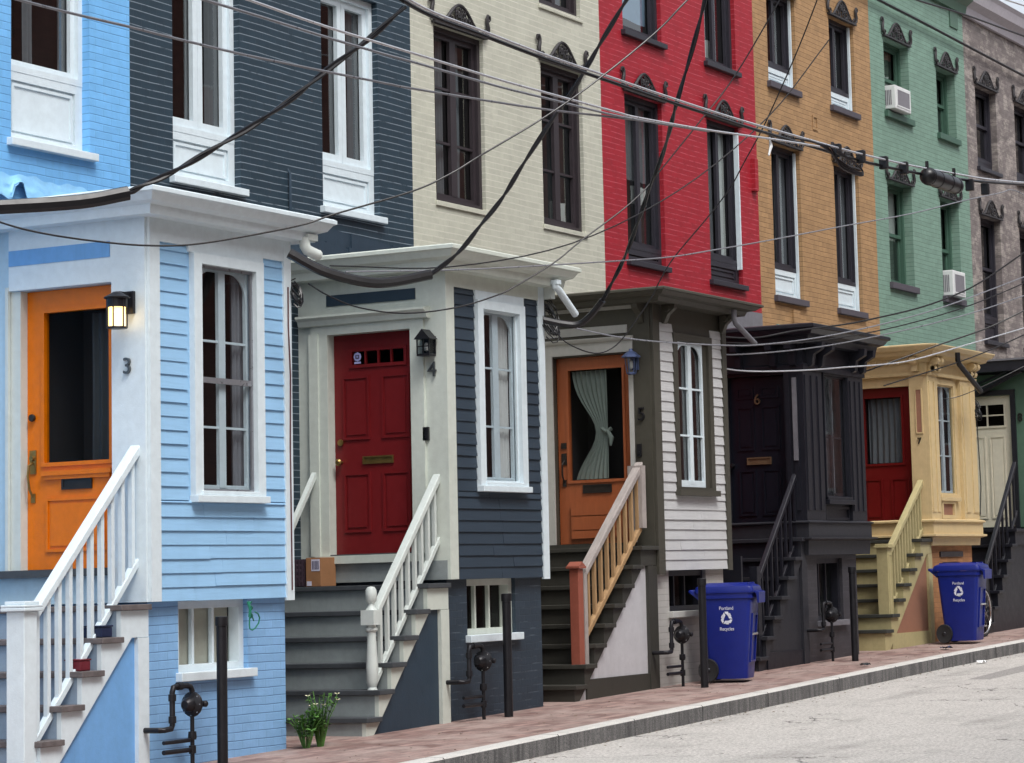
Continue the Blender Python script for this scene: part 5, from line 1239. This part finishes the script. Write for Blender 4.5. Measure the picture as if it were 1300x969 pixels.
cable('walltop', .022, 'rubber', 'black cable fixed along the top of the green wall')
cable('far1', .012, 'rubber', 'dark cable high in front of the green and grey fronts')
cable('thinR', .006, 'rubber', 'thin black wire rising past the black roof strut of number 8')
cable('far2', .011, 'alucable', 'pale cable at the very top right in front of the grey brick')
cable('L2', .007, 'rubber', 'thin dark wire between two pale cables over the black porch')
cable('red2', .006, 'rubber', 'thin dark wire climbing across the cream brick to the red wall')
T = Thing('cable_splice', 'black cylindrical splice case hanging on the trunk cable', 'splice case', (25.0, -2.66, 5.35))
T.part('case', MB().lathe([(.03, -.49), (.07, -.46), (.088, -.43), (.09, -.41), (.09, .41), (.088, .43), (.07, .46), (.03, .49)], (25.05, -2.66, 5.37), 'x', 20), 'rubber')
bn = MB()
for dx in (-.38, -.15, .15, .38): bn.lathe([(.094, -.015), (.094, .015)], (25.05+dx, -2.66, 5.37), 'x', 18)
T.part('bands', bn, 'blackmetal'); T.part('hangers', MB().tube([(24.65, -2.65, 5.46), (24.65, -2.65, 5.53)], .018, 6).tube([(25.45, -2.65, 5.46), (25.45, -2.65, 5.56)], .018, 6), 'blackmetal')
for i, xx in enumerate((22.3, 22.9, 23.5, 24.05, 26.0, 26.5)):
    zc = 5.32+max(0, xx-22)*.035
    single('cable_clamp', MB().box(xx-.028, xx+.028, -2.67, -2.58, zc-.075, zc+.055), 'rubber', (xx, -2.6, zc), 'black clamp tying the trunk cable to its steel strand', 'clamp', 'clamps along the trunk cable', bevel=.01)
bd = MB()
for k in range(4):
    bd.tube(smooth([(21.2+.2*k, -2.68, 5.28+.01*k), (21.7+.1*k, -2.7, 5.29), (22.2, -2.7, 5.20-.02*k), (22.6+.03*k, -2.7, 5.15-.01*k), (22.75, -2.7, 5.17), (22.6, -2.7, 5.22), (22.1, -2.7, 5.27+.01*k)]), .009, 6)
single('cable_loop', bd, 'rubber', (22, -2.7, 5.2), 'slack loop of black wires hanging from the trunk cable', 'cable loop')
single('drip_tag', MB().tube([(20.58, -2.7, 5.2), (20.6, -2.7, 5.12), (20.5, -2.72, 5.02)], [.006, .016, .008], 6), 'plasticwhite', (20.6, -2.7, 5.2), 'small white plastic tag hanging from the trunk cable', 'tag')
def tangle(x, y, z, label, n, r, seed, mats):
    rr = random.Random(seed); mb = MB()
    for k in range(n):
        a0 = rr.uniform(0, 6); R_ = r*rr.uniform(.5, 1)
        mb.tube([(x+rr.uniform(-.02, .02)+R_*.4*math.cos(a0+i*.7), y+R_*.5*math.sin(a0+i*.7), z+R_*math.sin(a0+.8+i*.62)-.02*k*.3) for i in range(10)], .006, 5)
    single('wire_coil', mb, mats, (x, y, z), label, 'wire coil', 'coils of wire at the porch corners')
tangle(16.99, -.06, 3.70, 'coil of black wire hung at the corner of the blue porch', 9, .11, 1, 'rubber')
tangle(21.16, -.06, 3.82, 'tangle of black wires at the corner of the navy porch', 14, .2, 2, 'rubber')
tangle(28.95, .05, 3.72, 'knot of black wires beside the black porch at the red door', 6, .13, 3, 'rubber')
tangle(33.02, -.05, 3.5, 'tangle of black wires at the corner of the cream porch', 9, .17, 4, 'rubber')
single('wall_wire', MB().tube([(32.99, -.06, 3.5), (33.0, -.07, 2.9), (33.03, -.07, 2.4), (32.98, -.06, 2.0)], .008, 5), 'rubber', (33, -.06, 3.5), 'black wire hanging down the corner of the cream porch', 'wire')

# ------------------------------------------------------------------ the other side of the street (what the windows mirror)
B = Thing('brick_building', 'long dark red brick building across the street', 'building', (40, -14.4, .5))
OF = lambda u, d, z: (u, -14.4-d, z)
ops = []
for k in range(26):
    for z in (1.6, 4.9, 8.0, 11.0): ops.append((2+k*3.1, 3.1+k*3.1, z, z+1.9))
B.part('wall', MB().wall(0, 86, -1.2, 14, ops, .15, OF), 'b_raw')
B.part('rear_walls', MB().box(0.01, 85.99, -24, -15.6, -1.2, 13.98), 'b_raw')
for k in range(26):
    for z in (1.6, 4.9, 8.0, 11.0):
        a = 2+k*3.1; w = B.part('window', MB().ring(a, a+1.1, z, z+1.9, .07, .08, .14, OF).box(a+.07, a+1.03, .09, .13, z+.92, z+.98, OF), 'offwhite') if z < 9 and k % 2 == 0 else B.part('window', MB().ring(a, a+1.1, z, z+1.9, .07, .08, .14, OF), 'offwhite')
        B.part('pane', MB().face([OF(a+.07, .12, z+.07), OF(a+1.03, .12, z+.07), OF(a+1.03, .12, z+1.83), OF(a+.07, .12, z+1.83)]), 'room', w)

# ------------------------------------------------------------------ light, sky, camera
W = bpy.data.worlds.new('World'); S.world = W; W.use_nodes = True
nt = W.node_tree; nt.nodes.clear()
wo = nt.nodes.new('ShaderNodeOutputWorld'); bg = nt.nodes.new('ShaderNodeBackground'); sk = nt.nodes.new('ShaderNodeTexSky')
SUN_EL, SUN_AZ = 58, 212       # azimuth of the sun, degrees clockwise from +y
sk.sky_type = 'NISHITA'; sk.sun_disc = False; sk.sun_elevation = math.radians(SUN_EL); sk.sun_rotation = math.radians(SUN_AZ)
sk.air_density = 1; sk.dust_density = 4; sk.ozone_density = 1
hs = nt.nodes.new('ShaderNodeHueSaturation'); hs.inputs['Saturation'].default_value = .36; hs.inputs['Value'].default_value = 1.15
nt.links.new(sk.outputs[0], hs.inputs['Color']); nt.links.new(hs.outputs[0], bg.inputs[0]); bg.inputs[1].default_value = .15
nt.links.new(bg.outputs[0], wo.inputs[0])
sl = bpy.data.lights.new('sun', 'SUN'); sl.energy = 1.4; sl.angle = math.radians(18); sl.color = (1, .985, .965)
so = bpy.data.objects.new('sun', sl); COL.objects.link(so)
az, el = math.radians(SUN_AZ), math.radians(SUN_EL)
sd = Vector((math.sin(az)*math.cos(el), math.cos(az)*math.cos(el), math.sin(el)))
so.rotation_euler = sd.to_track_quat('Z', 'Y').to_euler(); so.location = sd*60

cam = bpy.data.cameras.new('camera'); co_ = bpy.data.objects.new('camera', cam); COL.objects.link(co_); S.camera = co_
yaw, pit, rol = (math.radians(v) for v in (63.80, 6.29, -1.69))
f = Vector((math.sin(yaw)*math.cos(pit), math.cos(yaw)*math.cos(pit), math.sin(pit)))
r = Vector((math.cos(yaw), -math.sin(yaw), 0)); u = r.cross(f)
r2 = r*math.cos(rol)+u*math.sin(rol); u2 = u*math.cos(rol)-r*math.sin(rol)
mw = Matrix((r2, u2, -f)).transposed().to_4x4(); mw.translation = (0, -12, 1.3); co_.matrix_world = mw
cam.sensor_width = 36; cam.lens = 3226.24*36/1300; cam.shift_x = (650-878.52)/1300; cam.shift_y = (375.23-484.5)/1300
cam.clip_start = .1; cam.clip_end = 2000
S.view_settings.view_transform = 'Standard'; S.view_settings.look = 'None'; S.view_settings.gamma = 1; S.view_settings.exposure = .47
S.cycles.use_denoising = True; S.cycles.max_bounces = 6; S.cycles.diffuse_bounces = 3; S.cycles.glossy_bounces = 3; S.cycles.transparent_max_bounces = 12
S.cycles.caustics_reflective = False; S.cycles.caustics_refractive = False
